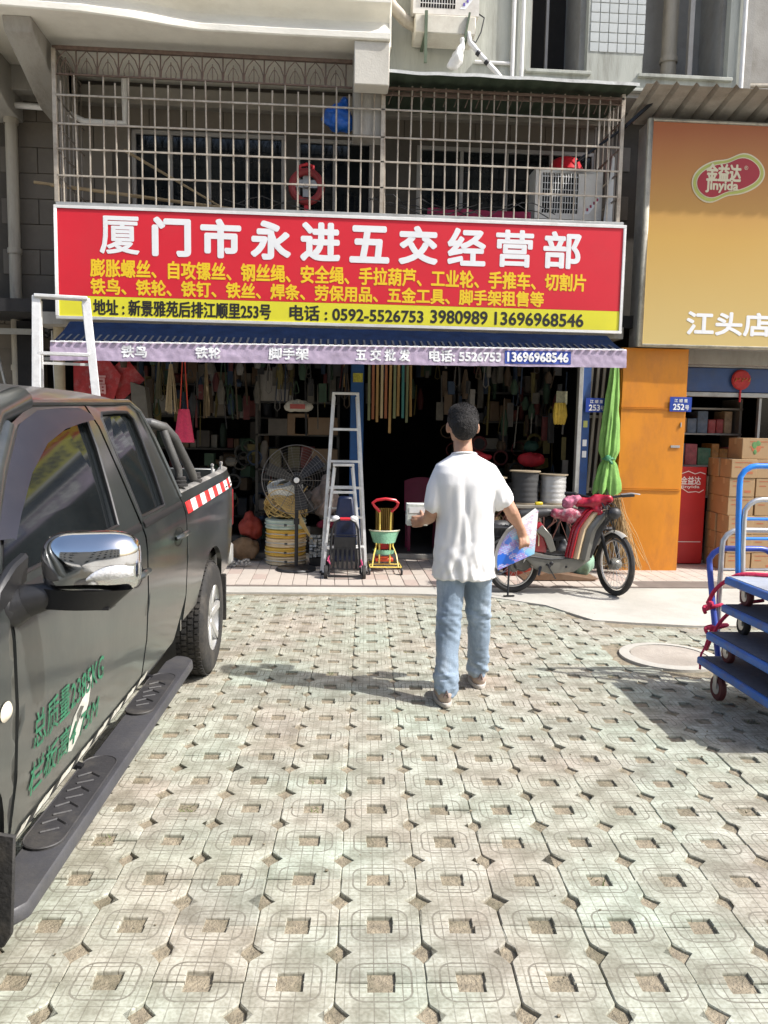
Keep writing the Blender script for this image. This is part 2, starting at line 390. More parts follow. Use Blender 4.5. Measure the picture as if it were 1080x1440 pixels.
for k in range(260):
    q = Vector((rnd.uniform(-1, 3.4), rnd.uniform(1.9, 8.2), .004)); a = rnd.uniform(0, 6); r0 = rnd.uniform(.002, .007)
    lb.ell(q, (r0, r0*rnd.uniform(.5, 1), r0*.6), 6)
single('grit', lb, soil, '', '', kind='stuff')

# manhole
mh = thing('manhole_cover', 'round concrete manhole cover set in the pavement near the hand trucks', 'manhole cover', (2.34, 5.2, .0))
part('rim', B().lathe([(.33, -.02), (.33, .006), (.27, .012), (.262, .012), (.262, -.01)], (2.34, 5.2, 0), n=40), conc, mh)
part('cover', B().lathe([(.0, .010), (.2, .010), (.255, .008), (.258, -.01)], (2.34, 5.2, 0), n=40), M('manhole concrete', (.37, .33, .28), .85, 0, .2, 9, .4, 60, dirt=.5), mh)

# tiled apron in front of the shop
tm = M('pale apron tile', (.50, .44, .38), .6, 0, .14, 4, .12, 50, dirt=.45, dcol=(.26, .21, .17), dscale=2.5)
tm2 = M('pink apron tile', (.45, .36, .31), .6, 0, .14, 4, .12, 50, dirt=.45, dcol=(.26, .2, .16), dscale=2.5)
apron = thing('tiled_apron', '', '', (0, 8.3, 0), 0, kind='structure')
part('bedding', B().box(-3.2, 5.2, 7.5, 9.12, -.02, .014), M('tile grout', (.16, .13, .11), .9), apron)
TW, TL = .135, .27
TM = []
for s_, mm in ((0, tm), (1, tm), (2, tm2)):
    TM.append(mesh_of(B().box(-TW/2+.003, TW/2-.003, -TL/2+.003, TL/2-.003, 0, .018), 'tile', mm, .002))
n = 0; vs = B()
for i in range(-23, 38):
    for j in range(6):
        x, y = i*TW, 7.52+TL/2+j*TL
        if y+TL/2 > 9.15 : continue
        vis = -1.05 < x < 3.2
        if x > 3.0 and y < 7.9: continue
        if vis and n < 290:
            inst('tile', TM[rnd.choice((0, 1, 0, 1, 2))], apron, (x, y, .003+rnd.uniform(0, .0015)), (rnd.gauss(0, .003), rnd.gauss(0, .003), 0)); n += 1
        else: vs.box(x-TW/2+.003, x+TW/2-.003, y-TL/2+.003, y+TL/2-.003, 0, .021)
o = part('outer_tiles', vs, tm, apron); o['kind'] = 'stuff'

# ================================================================ BUILDING
bd = thing('apartment_building', 'old tiled building with caged windows above the shops and rendered wall on the upper right', 'building', (0, 9.3, 0))
tile_a = M('brown grey wall tile', (.125, .105, .080), .6, 0, .22, 5, .1, 40, dirt=.4, dcol=(.08, .068, .052))
grout = M('wall grout', (.075, .065, .052), .9)
# back wall at 9.3 with windows
wins = [(-2.2, -.52, 3.72, 4.72), (-.40, .46, 3.72, 4.70), (.95, 3.0, 3.72, 4.68)]
left_open = (-5.0, -3.66, 2.9, 5.02)
part('wall', wall_holes(B(), -5.5, 6.5, 2.32, 5.2, 9.32, 9.5, wins+[left_open]), grout, bd)
tmesh = [mesh_of(B().box(-.196, .196, -.012, 0, -.132, .132), 'wall_tile', mm, .003) for mm in (tile_a, M('brown grey wall tile light', (.15, .127, .097), .6, 0, .2, 5, .1, 40, dirt=.4, dcol=(.08, .068, .052)))]
for j in range(10):
    for i in range(-10, 9):
        x, z = i*.4+(.2 if j % 2 else 0), 2.45+j*.27
        if any(a-.2 < x < b_+.2 and c-.13 < z < d+.13 for a, b_, c, d in wins+[left_open]) or x > 3.2: continue
        if z < 3.6 and x > -2.6: continue
        inst('wall_tile', tmesh[rnd.choice((0, 0, 1))], bd, (x, 9.318, z), (rnd.gauss(0, .004), 0, 0))
wf = M('aluminium window frame', (.33, .31, .28), .5, .3, .12, 6, .05, dirt=.3)
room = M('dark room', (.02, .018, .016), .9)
for a, b_, c, d in wins+[left_open]:
    q = B(); t = .045
    q.box(a, b_, 9.33, 9.40, d-t, d); q.box(a, b_, 9.33, 9.40, c, c+t); q.box(a, a+t, 9.33, 9.40, c+t, d-t); q.box(b_-t, b_, 9.33, 9.40, c+t, d-t)
    for k in (1, 2, 3) if b_-a > 1.5 else (1,):
        x = a+(b_-a)*k/(4 if b_-a > 1.5 else 2); q.box(x-.022, x+.022, 9.335, 9.395, c+t, d-t)
    fr = part('window_frame', q, wf, bd, .003)
    part('pane', B().box(a+t, b_-t, 9.36, 9.368, c+t, d-t), glass, fr)
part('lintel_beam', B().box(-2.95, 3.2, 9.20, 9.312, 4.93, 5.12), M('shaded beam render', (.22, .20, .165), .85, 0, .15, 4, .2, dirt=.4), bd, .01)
# balcony slab with moulded fascia
fl = [(-8, 7.70), (-4.2, 7.74), (-3.0, 7.80), (-2.3, 7.84), (-1.85, 7.92), (-1.5, 8.02), (-1.25, 8.07), (-.4, 8.08), (.54, 8.07)]
def dense(pl, k=6):
    o = []
    for (a, b_), (c, d) in zip(pl, pl[1:]):
        for i in range(k): t = i/k; o.append((a+(c-a)*t, b_+(d-b_)*t))
    return o+[pl[-1]]
fl = dense(fl)
prof = [(1.4, 5.2), (.0, 5.2), (-.012, 5.212), (-.012, 5.262), (.01, 5.275), (.06, 5.30), (.13, 5.36), (.15, 5.43), (.12, 5.48), (.03, 5.515), (-.03, 5.53), (-.03, 5.60), (.02, 5.62), (.02, 7.2)]
q = B(); k = len(prof); o = 0
for x, y in fl:
    for a, z in prof: q.v.append(Vector((x, y+a if a < 1 else 9.4, z)))
for i in range(len(fl)-1):
    for j in range(k-1): q.f.append((i*k+j, i*k+j+1, (i+1)*k+j+1, (i+1)*k+j))
q.f.append(tuple((len(fl)-1)*k+j for j in range(k)))
q.box(.54, .56, 8.2, 9.4, 5.2, 7.2)
part('balcony_slab', q, cream, bd)
q = B()
for x0, x1 in ((-3.62, -3.34), (-3.02, -2.76)):
    q.prism([(7.95, 5.2), (9.4, 5.2), (9.4, 4.72), (8.9, 4.74), (8.0, 5.08)], x0, x1, 'x')
q.box(-5.5, -2.76, 9.0, 9.34, 4.95, 5.2)
part('cantilever_beam', q, render_, bd, .008)
part('corner_stub', B().box(.20, .52, 8.36, 8.62, 4.42, 5.2), render_, bd, .01)
part('edge_block', B().box(.20, .54, 8.09, 8.30, 4.80, 5.2), M('pale render', (.56, .53, .46), .85, 0, .08, 3, .2, dirt=.4, dcol=(.3, .27, .22)), bd, .008)
# upper right wall
pale = M('pale green grey render', (.43, .44, .385), .85, 0, .14, 2.2, .25, 45, dirt=.75, dcol=(.20, .195, .16), dscale=1.5, stretch=(2.6, 1, .35))
mosa = M('pale mosaic tile', (.47, .49, .47), .45, 0, .08, 30, .05, dirt=.3, dcol=(.3, .3, .28))
holes = [(2.10, 2.72, 5.36, 8), (3.33, 4.28, 5.37, 8)]
part('upper_wall', wall_holes(B(), .56, 4.45, 5.2, 8, 8.9, 9.0, holes), pale, bd)
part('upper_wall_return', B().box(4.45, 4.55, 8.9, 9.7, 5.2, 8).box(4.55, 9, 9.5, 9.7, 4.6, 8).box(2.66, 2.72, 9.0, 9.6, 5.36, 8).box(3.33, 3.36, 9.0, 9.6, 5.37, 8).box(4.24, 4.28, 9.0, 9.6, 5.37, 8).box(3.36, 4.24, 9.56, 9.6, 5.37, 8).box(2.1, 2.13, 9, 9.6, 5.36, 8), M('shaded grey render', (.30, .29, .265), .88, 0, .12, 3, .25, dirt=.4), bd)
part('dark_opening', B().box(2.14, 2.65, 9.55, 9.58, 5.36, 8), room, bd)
part('sill_ledge', B().box(2.05, 2.76, 8.86, 9.02, 5.325, 5.358).box(3.28, 4.33, 8.86, 9.02, 5.33, 5.366).box(.6, 4.6, 8.84, 8.9, 5.17, 5.20), pale, bd, .004)
part('upper_soffit', B().box(.56, 9, 8.9, 9.4, 5.12, 5.17), render_, bd)
part('opening_mullion', B().box(3.92, 3.97, 9.1, 9.16, 5.37, 8), wf, bd); part('opening_mullion', B().box(2.36, 2.39, 9.3, 9.34, 5.36, 8), wf, bd)
# mosaic courses
mt = mesh_of(B().box(-.046, .046, -.006, 0, -.046, .046), 'mosaic_tile', mosa, .002)
for i in range(6):
    for j in range(7): inst('mosaic_tile', mt, bd, (2.79+i*.1, 8.899, 5.62+j*.1), (rnd.gauss(0, .01), 0, rnd.gauss(0, .01)))
q = B()
for i in range(60): q.box(3.35+0*i, 3.35, 0, 0, 0, 0) if False else None
# shop shells below
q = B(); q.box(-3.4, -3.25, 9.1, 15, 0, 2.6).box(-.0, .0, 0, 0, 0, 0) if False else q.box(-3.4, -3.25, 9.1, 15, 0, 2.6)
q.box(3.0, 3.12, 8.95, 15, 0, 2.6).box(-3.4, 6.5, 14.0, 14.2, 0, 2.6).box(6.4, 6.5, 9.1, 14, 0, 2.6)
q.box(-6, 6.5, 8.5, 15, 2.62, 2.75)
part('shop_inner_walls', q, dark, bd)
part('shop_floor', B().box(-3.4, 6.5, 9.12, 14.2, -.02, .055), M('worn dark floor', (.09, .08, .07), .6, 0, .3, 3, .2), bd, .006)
part('front_wall', B().box(-5.5, -3.22, 9.3, 9.5, 0, 2.32), tile_a, bd)
part('lower_lintel', B().box(-3.0, 3.1, 8.45, 8.9, 2.5, 2.62).box(3.85, 6.5, 8.72, 9.0, 2.28, 2.62), render_, bd)
# pipes
def pipe(pts, r, label, m=pvc, n=14, cl=()):
    t = thing('drain_pipe' if r > .03 else 'conduit', label, 'pipe', tuple(pts[-1]))
    part('pipe', B().tube(pts, r, n), m, t)
    for c in cl: part('pipe_clamp', B().lathe([(r+.012, -.03), (r+.014, 0), (r+.012, .03), (r, .03)], c), m, t)
pipe([(-3.43, 9.2, 5.2), (-3.43, 9.2, .0)], .062, 'thick grey brown drainpipe running down the wall left of the red sign', cl=[(-3.43, 9.2, 3.35), (-3.43, 9.2, 4.7), (-3.43, 9.2, 2.1)])
pipe([(-2.84, 8.75, 2.52), (-2.84, 8.75, 0)], .055, 'short beige pipe under the left end of the red sign', M('beige pipe', (.42, .35, .23), .55, 0, .15, 5, .1, dirt=.4))
pipe([(-4.6, 9.1, 4.86), (-2.9, 9.1, 4.82), (-2.6, 9.0, 4.66), (-2.2, 9.05, 4.68), (-2.2, 9.05, 5.12)], .032, 'pale pipe running sideways under the balcony and into the cage', white)
pipe([(1.90, 8.86, 8), (1.90, 8.86, 5.17)], .022, 'left of two thin white pipes beside the dark upper opening', white, 10)
pipe([(2.00, 8.86, 8), (2.00, 8.86, 5.17)], .022, 'right of two thin white pipes beside the dark upper opening', white, 10)
pipe([(3.80, 9.35, 8), (3.80, 9.35, 5.37)], .085, 'thick brownish pipe standing inside the upper right opening', pvc, 14, cl=[(3.8, 9.35, 5.72)])
pipe([(4.42, 8.86, 8), (4.42, 8.86, 5.2)], .025, 'thin white pipe on the edge of the wall, far upper right', white, 10)
pipe([(6, 9.42, 5.58), (4.7, 9.42, 5.52), (4.62, 9.4, 5.42), (4.62, 9.4, 5.1)], .025, 'bent grey pipe beyond the wall edge, upper right corner', pvc, 10)
pipe([(1.50, 8.88, 5.40), (1.88, 8.88, 5.40)], .018, 'short white pipe stub right of the upper air conditioner', white, 10)

t = thing('wall_bracket', 'rusty steel shelf bracket with a valve and hanging wires on the wall, far left', 'bracket', (-3.4, 9.1, 2.3))
part('plate', B().box(-4.2, -3.12, 8.95, 9.25, 2.66, 2.675), white, t); part('angle_frame', B().box(-4.2, -3.15, 8.96, 8.99, 2.44, 2.50).bar((-3.6, 8.97, 2.45), (-3.42, 8.97, 1.6), .03, .02), galv, t)
blob('valve', B().limb([(-3.10, 9.1, 2.64, .05), (-3.04, 9.08, 2.54, .045), (-3.08, 9.1, 2.44, .03)]), .012, blackm, t, lambda p: .02*nz(p.x*30, p.y*30, p.z*30), 0)
part('wire', B().tube([(-3.02, 9.08, 2.50), (-3.0, 9.06, 2.1), (-2.98, 9.05, 1.5)], .010, 6), white, t)
t = thing('window_box', 'grey steel framed box on the wall behind the truck, far left', 'box', (-3.1, 9.1, 1.2))
part('frame', B().box(-3.24, -2.72, 9.1, 9.14, 2.18, 2.22).box(-3.24, -3.20, 9.1, 9.14, 1.2, 2.18), galv, t)
# ---------------------------------------------------------------- window cage
cg = thing('window_cage', 'welded steel window cage spanning the wall above the red sign', 'window cage', (0, 8.33, 3.66))
CY = 8.34
vb = mesh_of(B().cyl((0,0,0), (0,0,1.0), .0085, n=6), 'vertical_bar', steel)
vb1 = mesh_of(B().cyl((0,0,0), (0,0,1.2), .0085, n=6), 'vertical_bar', steel)
x = -2.62; k = 0
zs_rail = [3.915, 4.165, 4.40, 4.665]
while x < 2.93:
    top = (4.86 if x < .2 else 4.9) if k % 2 or x > .2 else 4.80
    o = inst('vertical_bar', vb, cg, (x+rnd.gauss(0, .004), CY, 3.66), (rnd.gauss(0, .003), rnd.gauss(0, .007), 0)); o.scale = (1, 1, top-3.66)
    x += .1265 if x < .2 else .121; k += 1
for z in zs_rail: part('rail', B().box(-2.68, 2.93, CY-.020, CY-.010, z-.009, z+.009), steel, cg, .002)
part('bottom_rail', B().box(-2.70, 3.0, CY-.022, CY+.03, 3.635, 3.665), galv, cg, .003)
part('top_rail', B().box(-2.70, .19, CY-.02, CY+.02, 5.085, 5.12).box(-2.70, .19, CY-.012, CY+.012, 4.855, 4.87).box(.42, 2.95, CY-.02, CY+.02, 4.86, 4.885), M('rusty rail', (.16, .11, .085), .6, .4, .3, 20, .1), cg, .003)
for xx, zt in ((-2.69, 5.10), (.50, 4.92), (2.94, 4.92)): part('corner_post', B().box(xx-.02, xx+.02, CY-.02, CY+.02, 3.665, zt), steel, cg, .003)
q = B()
for xx, zt in ((-2.69, 5.1), (2.94, 4.9)):
    for j in range(6): q.cyl((xx, CY+.14+j*.14, 3.66), (xx, CY+.14+j*.14, zt), .0085, n=6)
    for z in zs_rail: q.bar((xx, CY, z), (xx, 9.28, z), .01, .018)
q.bar((-2.69, CY, 5.1), (-2.69, 9.28, 5.1), .02, .03)
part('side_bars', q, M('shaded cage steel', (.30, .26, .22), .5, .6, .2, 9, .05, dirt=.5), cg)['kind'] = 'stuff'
q = B(); q.box(-2.68, 2.93, CY+.03, 9.28, 3.60, 3.615)
part('cage_floor', q, galv, cg)
ar = B().tube([(-.095, 0, 0), (-.09, 0, .07), (-.06, 0, .15), (0, 0, .215), (.06, 0, .15), (.09, 0, .07), (.095, 0, 0)], .006, 5)
ar.tube([(-.045, 0, 0), (-.05, 0, .05), (-.02, 0, .11), (0, 0, .13)], .004, 4).tube([(.045, 0, 0), (.05, 0, .05), (.02, 0, .11), (0, 0, .13)], .004, 4).cyl((0, 0, 0), (0, 0, .15), .005, n=5)
ame = mesh_of(ar, 'arch_ornament', MC['rusty rail'])
for i in range(14): inst('arch_ornament', ame, cg, (-2.58+i*.2005, CY, 4.868))
pq = B()
for i in range(15): pq.cyl((-2.68+i*.2005, CY, 4.868), (-2.68+i*.2005, CY, 5.09), .007, n=6)
part('band_posts', pq, MC['rusty rail'], cg)
q = B()
for j in range(5):
    zz = 4.80+.02*j; q.cyl((.5, CY-.02+.03*j, zz), (2.93, CY-.02+.03*j, zz+.01), .004, n=4)
for i in range(22):
    xx = .55+i*.11; q.tube([(xx, CY, 4.72), (xx+.03, CY, 4.80), (xx+.05, CY, 4.86)], .004, 4)
part('wire_bundle', q, MC['rusty rail'], cg)
rf = B().grid(lambda u, v: (.40+2.62*u, 8.12+1.1*v, 4.935+.045*v+.010*math.sin(u*90)+.012*nz(u*9, v*3)), 120, 6)
rf2 = B().grid(lambda u, v: (.40+2.62*u, 8.12+1.1*v, 4.942+.045*v+.010*math.sin(u*90)+.012*nz(u*9, v*3)), 120, 6)
cr_ = thing('cage_roof', 'sagging sheet roof with white edge laid over the right half of the window cage', 'roof sheet', (1.7, 8.7, 4.93))
part('sheet', rf, M('mossy green sheet', (.045, .065, .04), .7, .1, .4, 4, .15, dirt=.4, dcol=(.02, .018, .015)), cr_)
part('top_sheet', rf2, galv, cr_)
part('edge_flashing', B().grid(lambda u, v: (.40+2.62*u, 8.112, 4.925+.03*v+.012*nz(u*9, 0)-.02*max(0, u-.55)), 60, 1), M('bright flashing', (.62, .62, .58), .5, .2, .2, 9, .1, dirt=.6), cr_)

# ---------------------------------------------------------------- shop sign
rp_ = M('red sign vinyl', (.63, .018, .032), .42, 0, .04, 2, .02, dirt=.18, dcol=(.45, .05, .05))
yp = M('yellow sign vinyl', (.72, .66, .035), .42, 0, .04, 2, .02, dirt=.2, dcol=(.5, .45, .08))
yl = M('yellow print', (.82, .55, .02), .45, 0, .05, 5, 0)
sg = thing('shop_sign', 'long red and yellow hardware shop sign with large white characters', 'shop sign', (.15, 8.36, 2.53))
SX0, SX1, SZ0, SZ1, SY = -2.715, 3.025, 2.535, 3.63, 8.30
part('box_body', B().box(SX0+.01, SX1-.01, SY+.014, SY+.13, SZ0+.01, SZ1-.01), galv, sg)
part('red_panel', B().box(SX0+.03, SX1-.03, SY+.004, SY+.012, 2.765, SZ1-.03), rp_, sg)
part('yellow_panel', B().box(SX0+.03, SX1-.03, SY+.004, SY+.012, SZ0+.03, 2.763), yp, sg)
fr = B(); t = .03
fr.box(SX0, SX1, SY-.006, SY+.02, SZ1-t, SZ1).box(SX0, SX1, SY-.006, SY+.02, SZ0, SZ0+t).box(SX0, SX0+t, SY-.006, SY+.02, SZ0+t, SZ1-t).box(SX1-t, SX1, SY-.006, SY+.02, SZ0+t, SZ1-t)
part('frame', fr, white, sg, .003)
k = 5.73/803
X = lambda px: SX0+(px-77)*k
for i, ch in enumerate('厦门市永进五交经营部'):
    xa = 139+i*69.3; hh = .36 if ch not in '五' else .345
    text(sg, ch, X(xa+(0 if ch not in '门' else 3)), X(xa+52), 3.185, 3.185+hh-.01, SY+.004, textw, {'厦': .008, '营': .011, '部': .012, '经': .013}.get(ch, .0165), nb=10)
text(sg, '膨胀螺丝、自攻镙丝、钢丝绳、安全绳、手拉葫芦、工业轮、手推车、切割片', X(125), X(825), 2.955, 3.125, SY+.004, yl, .0055, nb=6)
text(sg, '铁鸟、铁轮、铁钉、铁丝、焊条、劳保用品、五金工具、脚手架租售等', X(125), X(764), 2.785, 2.935, SY+.004, yl, .0055, nb=6)
text(sg, '地址 : 新景雅苑后排江顺里253号', X(128), X(373), 2.583, 2.735, SY+.004, textk, .0045, nb=6)
text(sg, '电话 : 0592-5526753', X(400), X(590), 2.583, 2.732, SY+.004, textk, .0045, nb=6)
text(sg, '3980989', X(601), X(683), 2.595, 2.722, SY+.004, textk, .0045, nb=6)
text(sg, '13696968546', X(694), X(824), 2.595, 2.722, SY+.004, textk, .0045, nb=6)

# ---------------------------------------------------------------- awning
aw = thing('awning', 'navy awning with a creased lilac valance lettered in white under the red sign', 'awning', (.15, 7.95, 2.1))
navy = M('navy awning cloth', (.003, .008, .026), 1., 0, .3, 7, .1, spec=.05)
lil = M('faded lilac valance cloth', (.41, .33, .43), .75, 0, .16, 4, .2, 30, dirt=.35, dcol=(.25, .19, .27), dscale=3)
A0, A1 = -2.58, 2.87
part('fabric', B().grid(lambda u, v: (A0+(A1-A0)*u, 8.29-.57*v, 2.51-(.262-.055*u)*v-.02*math.sin(v*3.1)+.006*nz(u*30, v*3)), 120, 5), navy, aw)
q = B()
def fz(x, y): u = (x-A0)/(A1-A0); v = (8.29-y)/.57; return 2.51-(.262-.055*u)*v-.02*math.sin(v*3.1)+.008
part('fabric_stripes', B().add([v for i in range(77) for xx, yy in ((.03, 7.80), (.05, 7.80), (.05, 7.98), (.03, 7.98)) for v in [(A0+xx+i*.07, yy, fz(A0+xx+i*.07, yy))]], [(4*i, 4*i+1, 4*i+2, 4*i+3) for i in range(77)]), M('grey blue stripe', (.03, .035, .045), .9, spec=.1), aw, smooth=False)['kind'] = 'stuff'
def vw(u, v):
    x = A0+(A1-A0)*u
    return (x, 7.705-.012*v-.010*v*nz(u*26, v*1.2, 3)-.006*nz(u*110, v*4), 2.252+.055*u-(.168+.004*nz(u*30))*v)
part('valance', B().grid(vw, 320, 8), lil, aw)
q = B()
for i in range(68):
    xx = A0+.01+i*.08; zz = 2.252+.055*(xx-A0)/(A1-A0); q.box(xx, xx+.045, 7.688, 7.70, zz-.002, zz+.012)
part('edge_piping', q, textw, aw)['kind'] = 'stuff'
part('front_bar', B().cyl((A0, 7.72, 2.25), (A1, 7.72, 2.305), .013, n=8), white, aw)
part('support_arm', B().bar((A0+.1, 7.74, 2.20), (A0+.1, 8.3, 2.44), .025, .025).bar((A1-.05, 7.74, 2.24), (A1-.05, 8.3, 2.44), .025, .025).bar((.1, 7.74, 2.20), (.1, 8.3, 2.44), .025, .025), galv, aw)
kx = lambda px: -2.357+(px-105)*.006728
def vx(xx, zz, lift):
    u = (xx-A0)/(A1-A0); v = (2.262-zz)/.168; p = vw(u, v); return (xx, p[1]-.0025-lift, zz-.010+.055*u)
for s_, a, b_ in (('铁鸟', 168, 202), ('铁轮', 269, 303), ('脚手架', 370, 425), ('五 交 批 发', 492, 568), ('电话: 5526753', 596, 698)):
    text(aw, s_, kx(a), kx(b_), 2.13, 2.238, 7.69, textw, .0045, nb=6, xyz=vx)
bb = M('blue print patch', (.02, .05, .28), .6)
part('phone_patch', B().grid(lambda u, v: vx(kx(704)+(kx(800)-kx(704))*u, 2.118+.125*v, .0008), 24, 4), bb, aw)
text(aw, '13696968546', kx(708), kx(796), 2.14, 2.225, 7.69, textw, .0045, nb=6, xyz=lambda a, b_, l: vx(a, b_, l+.002))

# ---------------------------------------------------------------- air conditioners
def aircon(x0, x1, y, z0, z1, label, fanx, mark=True):
    t = thing('air_conditioner', label, 'air conditioner', ((x0+x1)/2, y+.15, z0), group=None)
    wm = M('aged white ac casing', (.66, .63, .57), .5, 0, .06, 4, .06, dirt=.5, dcol=(.36, .31, .25), dscale=5)
    gx0, gx1 = x0+.07, x0+(x1-x0)*.64
    part('casing', wall_holes(B(), x0, x1, z0, z1, y, y+.02, [(gx0, gx1, z0+.06, z1-.05)]).box(x0, x1, y+.02, y+.3, z0, z0+.012).box(x0, x1, y+.02, y+.3, z1-.012, z1).box(x0, x0+.012, y+.02, y+.3, z0+.012, z1-.012).box(x1-.012, x1, y+.02, y+.3, z0+.012, z1-.012), wm, t)
    part('coil', B().box(x0+.02, x1-.02, y+.2, y+.21, z0+.02, z1-.02), dark, t)
    cx, cz = (gx0+gx1)/2, (z0+z1)/2; rr = min(gx1-gx0, z1-z0-.11)/2
    part('fan_blades', B().lathe([(0, .05), (.05, .05), (.06, .09)], (cx, y+.06, cz), 'y', 12).box(cx-rr*.9, cx+rr*.9, y+.12, y+.128, cz-.05, cz+.04).box(cx-.05, cx+.04, y+.13, y+.138, cz-rr*.9, cz+rr*.9), black, t)
    g = B(); n = int((gx1-gx0)/.027)
    for i in range(n+1): xx = gx0+(gx1-gx0)*i/n; g.tube([(xx, y+.004, z0+.06), (xx, y-.012, z0+.10), (xx, y-.012, z1-.09), (xx, y+.004, z1-.05)], .0038, 5)
    for i in range(6): zz = z0+.1+(z1-z0-.19)*i/5; g.box(gx0, gx1, y-.012, y-.006, zz-.003, zz+.003)
    part('grille', g, white, t)
    if mark:
        q = B(); zz = z0+.06; q.add([(x1-.2, y-.002, zz), (x1-.14, y-.002, zz), (x1-.03, y-.002, zz+.14), (x1-.03, y-.002, zz+.19)], [(0, 1, 2, 3)])
        part('sticker', q, textw, t, smooth=False)
        q = B()
        for i in range(4): a = i*.035; q.box(x1-.165+a, x1-.145+a, y-.006, y-.003, zz+.03+a, zz+.06+a)
        part('sticker_print', q, M('violet print', (.12, .08, .35), .5) if z0 > 5 else M('maroon print', (.3, .02, .06), .5), t, smooth=False)
    return t
t = aircon(.80, 1.475, 8.56, 5.70, 6.30, 'white outdoor air conditioner bracketed to the rendered wall, upper middle', 0)
part('drip_tray', B().box(.82, 1.44, 8.52, 8.86, 5.50, 5.68), M('pale tray', (.62, .59, .50), .7, 0, .1, 4, .1, dirt=.6, dcol=(.35, .3, .24)), t, .01)
part('bracket', B().bar((.93, 8.50, 5.70), (.93, 8.50, 5.2), .03, .02).bar((.93, 8.5, 5.49), (.93, 8.9, 5.49), .03, .02), M('green bracket', (.10, .13, .085), .7, .2, .2, 8, .1), t)
part('bracket', B().bar((1.37, 8.50, 5.70), (1.32, 8.50, 5.42), .03, .02).bar((1.35, 8.5, 5.49), (1.35, 8.9, 5.49), .03, .02), M('green bracket', (.10, .13, .085), .7, .2, .2, 8, .1), t)
t2 = thing('hose', 'taped white drain hose and black cables below the upper air conditioner', 'hose', (1.5, 8.5, 5.0))
part('hose_body', B().tube([(1.36, 8.52, 5.52), (1.38, 8.5, 5.42), (1.5, 8.48, 5.28), (1.64, 8.48, 5.15), (1.72, 8.5, 5.08)], .026, 10), white, t2)
part('cable', B().tube([(1.47, 8.6, 5.75), (1.52, 8.5, 5.66), (1.49, 8.5, 5.52), (1.44, 8.5, 5.42), (1.37, 8.5, 5.46)], .007, 6), black, t2)
part('tape', B().tube([(1.45, 8.478, 5.32), (1.48, 8.475, 5.295)], .028, 10).tube([(1.54, 8.473, 5.237), (1.57, 8.473, 5.21)], .028, 10), black, t2)
t3 = thing('cloth_bundle', 'ragged white wrapped bundle hanging under the tray of the upper air conditioner', 'bundle', (1.27, 8.5, 5.2))
blob('wrap', B().limb([(1.30, 8.5, 5.44, .02), (1.28, 8.5, 5.33, .05), (1.25, 8.5, 5.24, .07), (1.2, 8.5, 5.2, .05)]), .012, white, t3, lambda p: .03*nz(p.x*18, p.y*18, p.z*14), 1)
single('balcony_duct', B().tube([(.50, 8.6, 5.9), (.60, 8.6, 5.76), (.74, 8.65, 5.66), (.84, 8.7, 5.64)], .06, 14), pvc, 'fat grey duct curving from the balcony to the upper air conditioner', 'duct')
t = aircon(2.14, 2.86, 8.62, 3.75, 4.27, 'dirty white air conditioner standing inside the right end of the window cage', 0)
single('red_basin', B().lathe([(0, 4.42), (.1, 4.42), (.14, 4.40), (.20, 4.285), (.21, 4.272), (.19, 4.272), (.13, 4.38), (0, 4.40)], (2.5, 8.8, 0)), redm, 'red plastic basin turned upside down on the caged air conditioner', 'basin')
single('leaning_board', B().prism([(2.86, 3.68), (2.96, 3.68), (2.965, 4.36), (2.935, 4.40)], 8.55, 8.565), white, 'narrow white board leaning in the right corner of the cage', 'board')
single('maroon_cloth', B().grid(lambda u, v: (1.0+1.1*u, 8.62+.02*nz(u*9, v*4), 3.66+.15*v+.02*nz(u*7, v)), 40, 6), M('maroon cloth', (.22, .012, .05), .85, 0, .2, 7, .1), 'maroon cloth spread along the cage floor left of the caged air conditioner', 'cloth')
t = thing('plastic_bag', 'crumpled bright blue plastic bag tied in the cage near the balcony corner', 'plastic bag', (.08, 8.5, 4.5))
blob('bag', B().limb([(.12, 8.5, 4.78, .03), (.08, 8.5, 4.70, .08), (.02, 8.5, 4.62, .11), (.12, 8.5, 4.60, .10)]).ell((.07, 8.5, 4.6), (.16, .1, .09)), .014, M('blue bag', (.01, .10, .42), .35, 0, .3, 9, .1), t, lambda p: .035*nz(p.x*14, p.y*14, p.z*14)+.02*abs(nz(p.x*40, p.y*30, p.z*40)), 1)
t = thing('box_fan', 'red rimmed fan standing behind the cage bars in the middle window', 'fan', (-.27, 8.9, 3.7))
part('rim', B().tube([(-.27+.155*math.cos(a*.2618), 8.9, 4.06+.155*math.sin(a*.2618)) for a in range(24)], .04, 8, closed=True), M('faded red plastic', (.28, .025, .025), .5, 0, .25, 9, .1, dirt=.4, dcol=(.12, .03, .02)), t)
part('handle', B().tube([(-.27+.07, 8.9, 4.18), (-.27+.07, 8.9, 4.27), (-.27, 8.9, 4.29), (-.34, 8.9, 4.27), (-.34, 8.9, 4.18)], .018, 8), redm, t)
part('blades', B().box(-.4, -.14, 8.9, 8.91, 4.05, 4.13).box(-.31, -.23, 8.915, 8.925, 3.96, 4.22).lathe([(0, -.02), (.04, -.02), (.05, .02)], (-.27, 8.9, 4.09), 'y', 12), galv, t)
part('stand', B().bar((-.27, 8.92, 3.9), (-.27, 8.92, 3.63), .05, .05).box(-.4, -.14, 8.85, 9, 3.617, 3.64), redm, t)
poles = [((-2.22, 9.1, 4.42), (-.95, 8.7, 3.66)), ((-3.1, 8.9, 4.0), (-.9, 8.6, 3.72)), ((-2.9, 8.8, 3.95), (-.35, 8.7, 3.68))]
bam = M('weathered bamboo', (.30, .22, .12), .7, 0, .25, 7, .1)
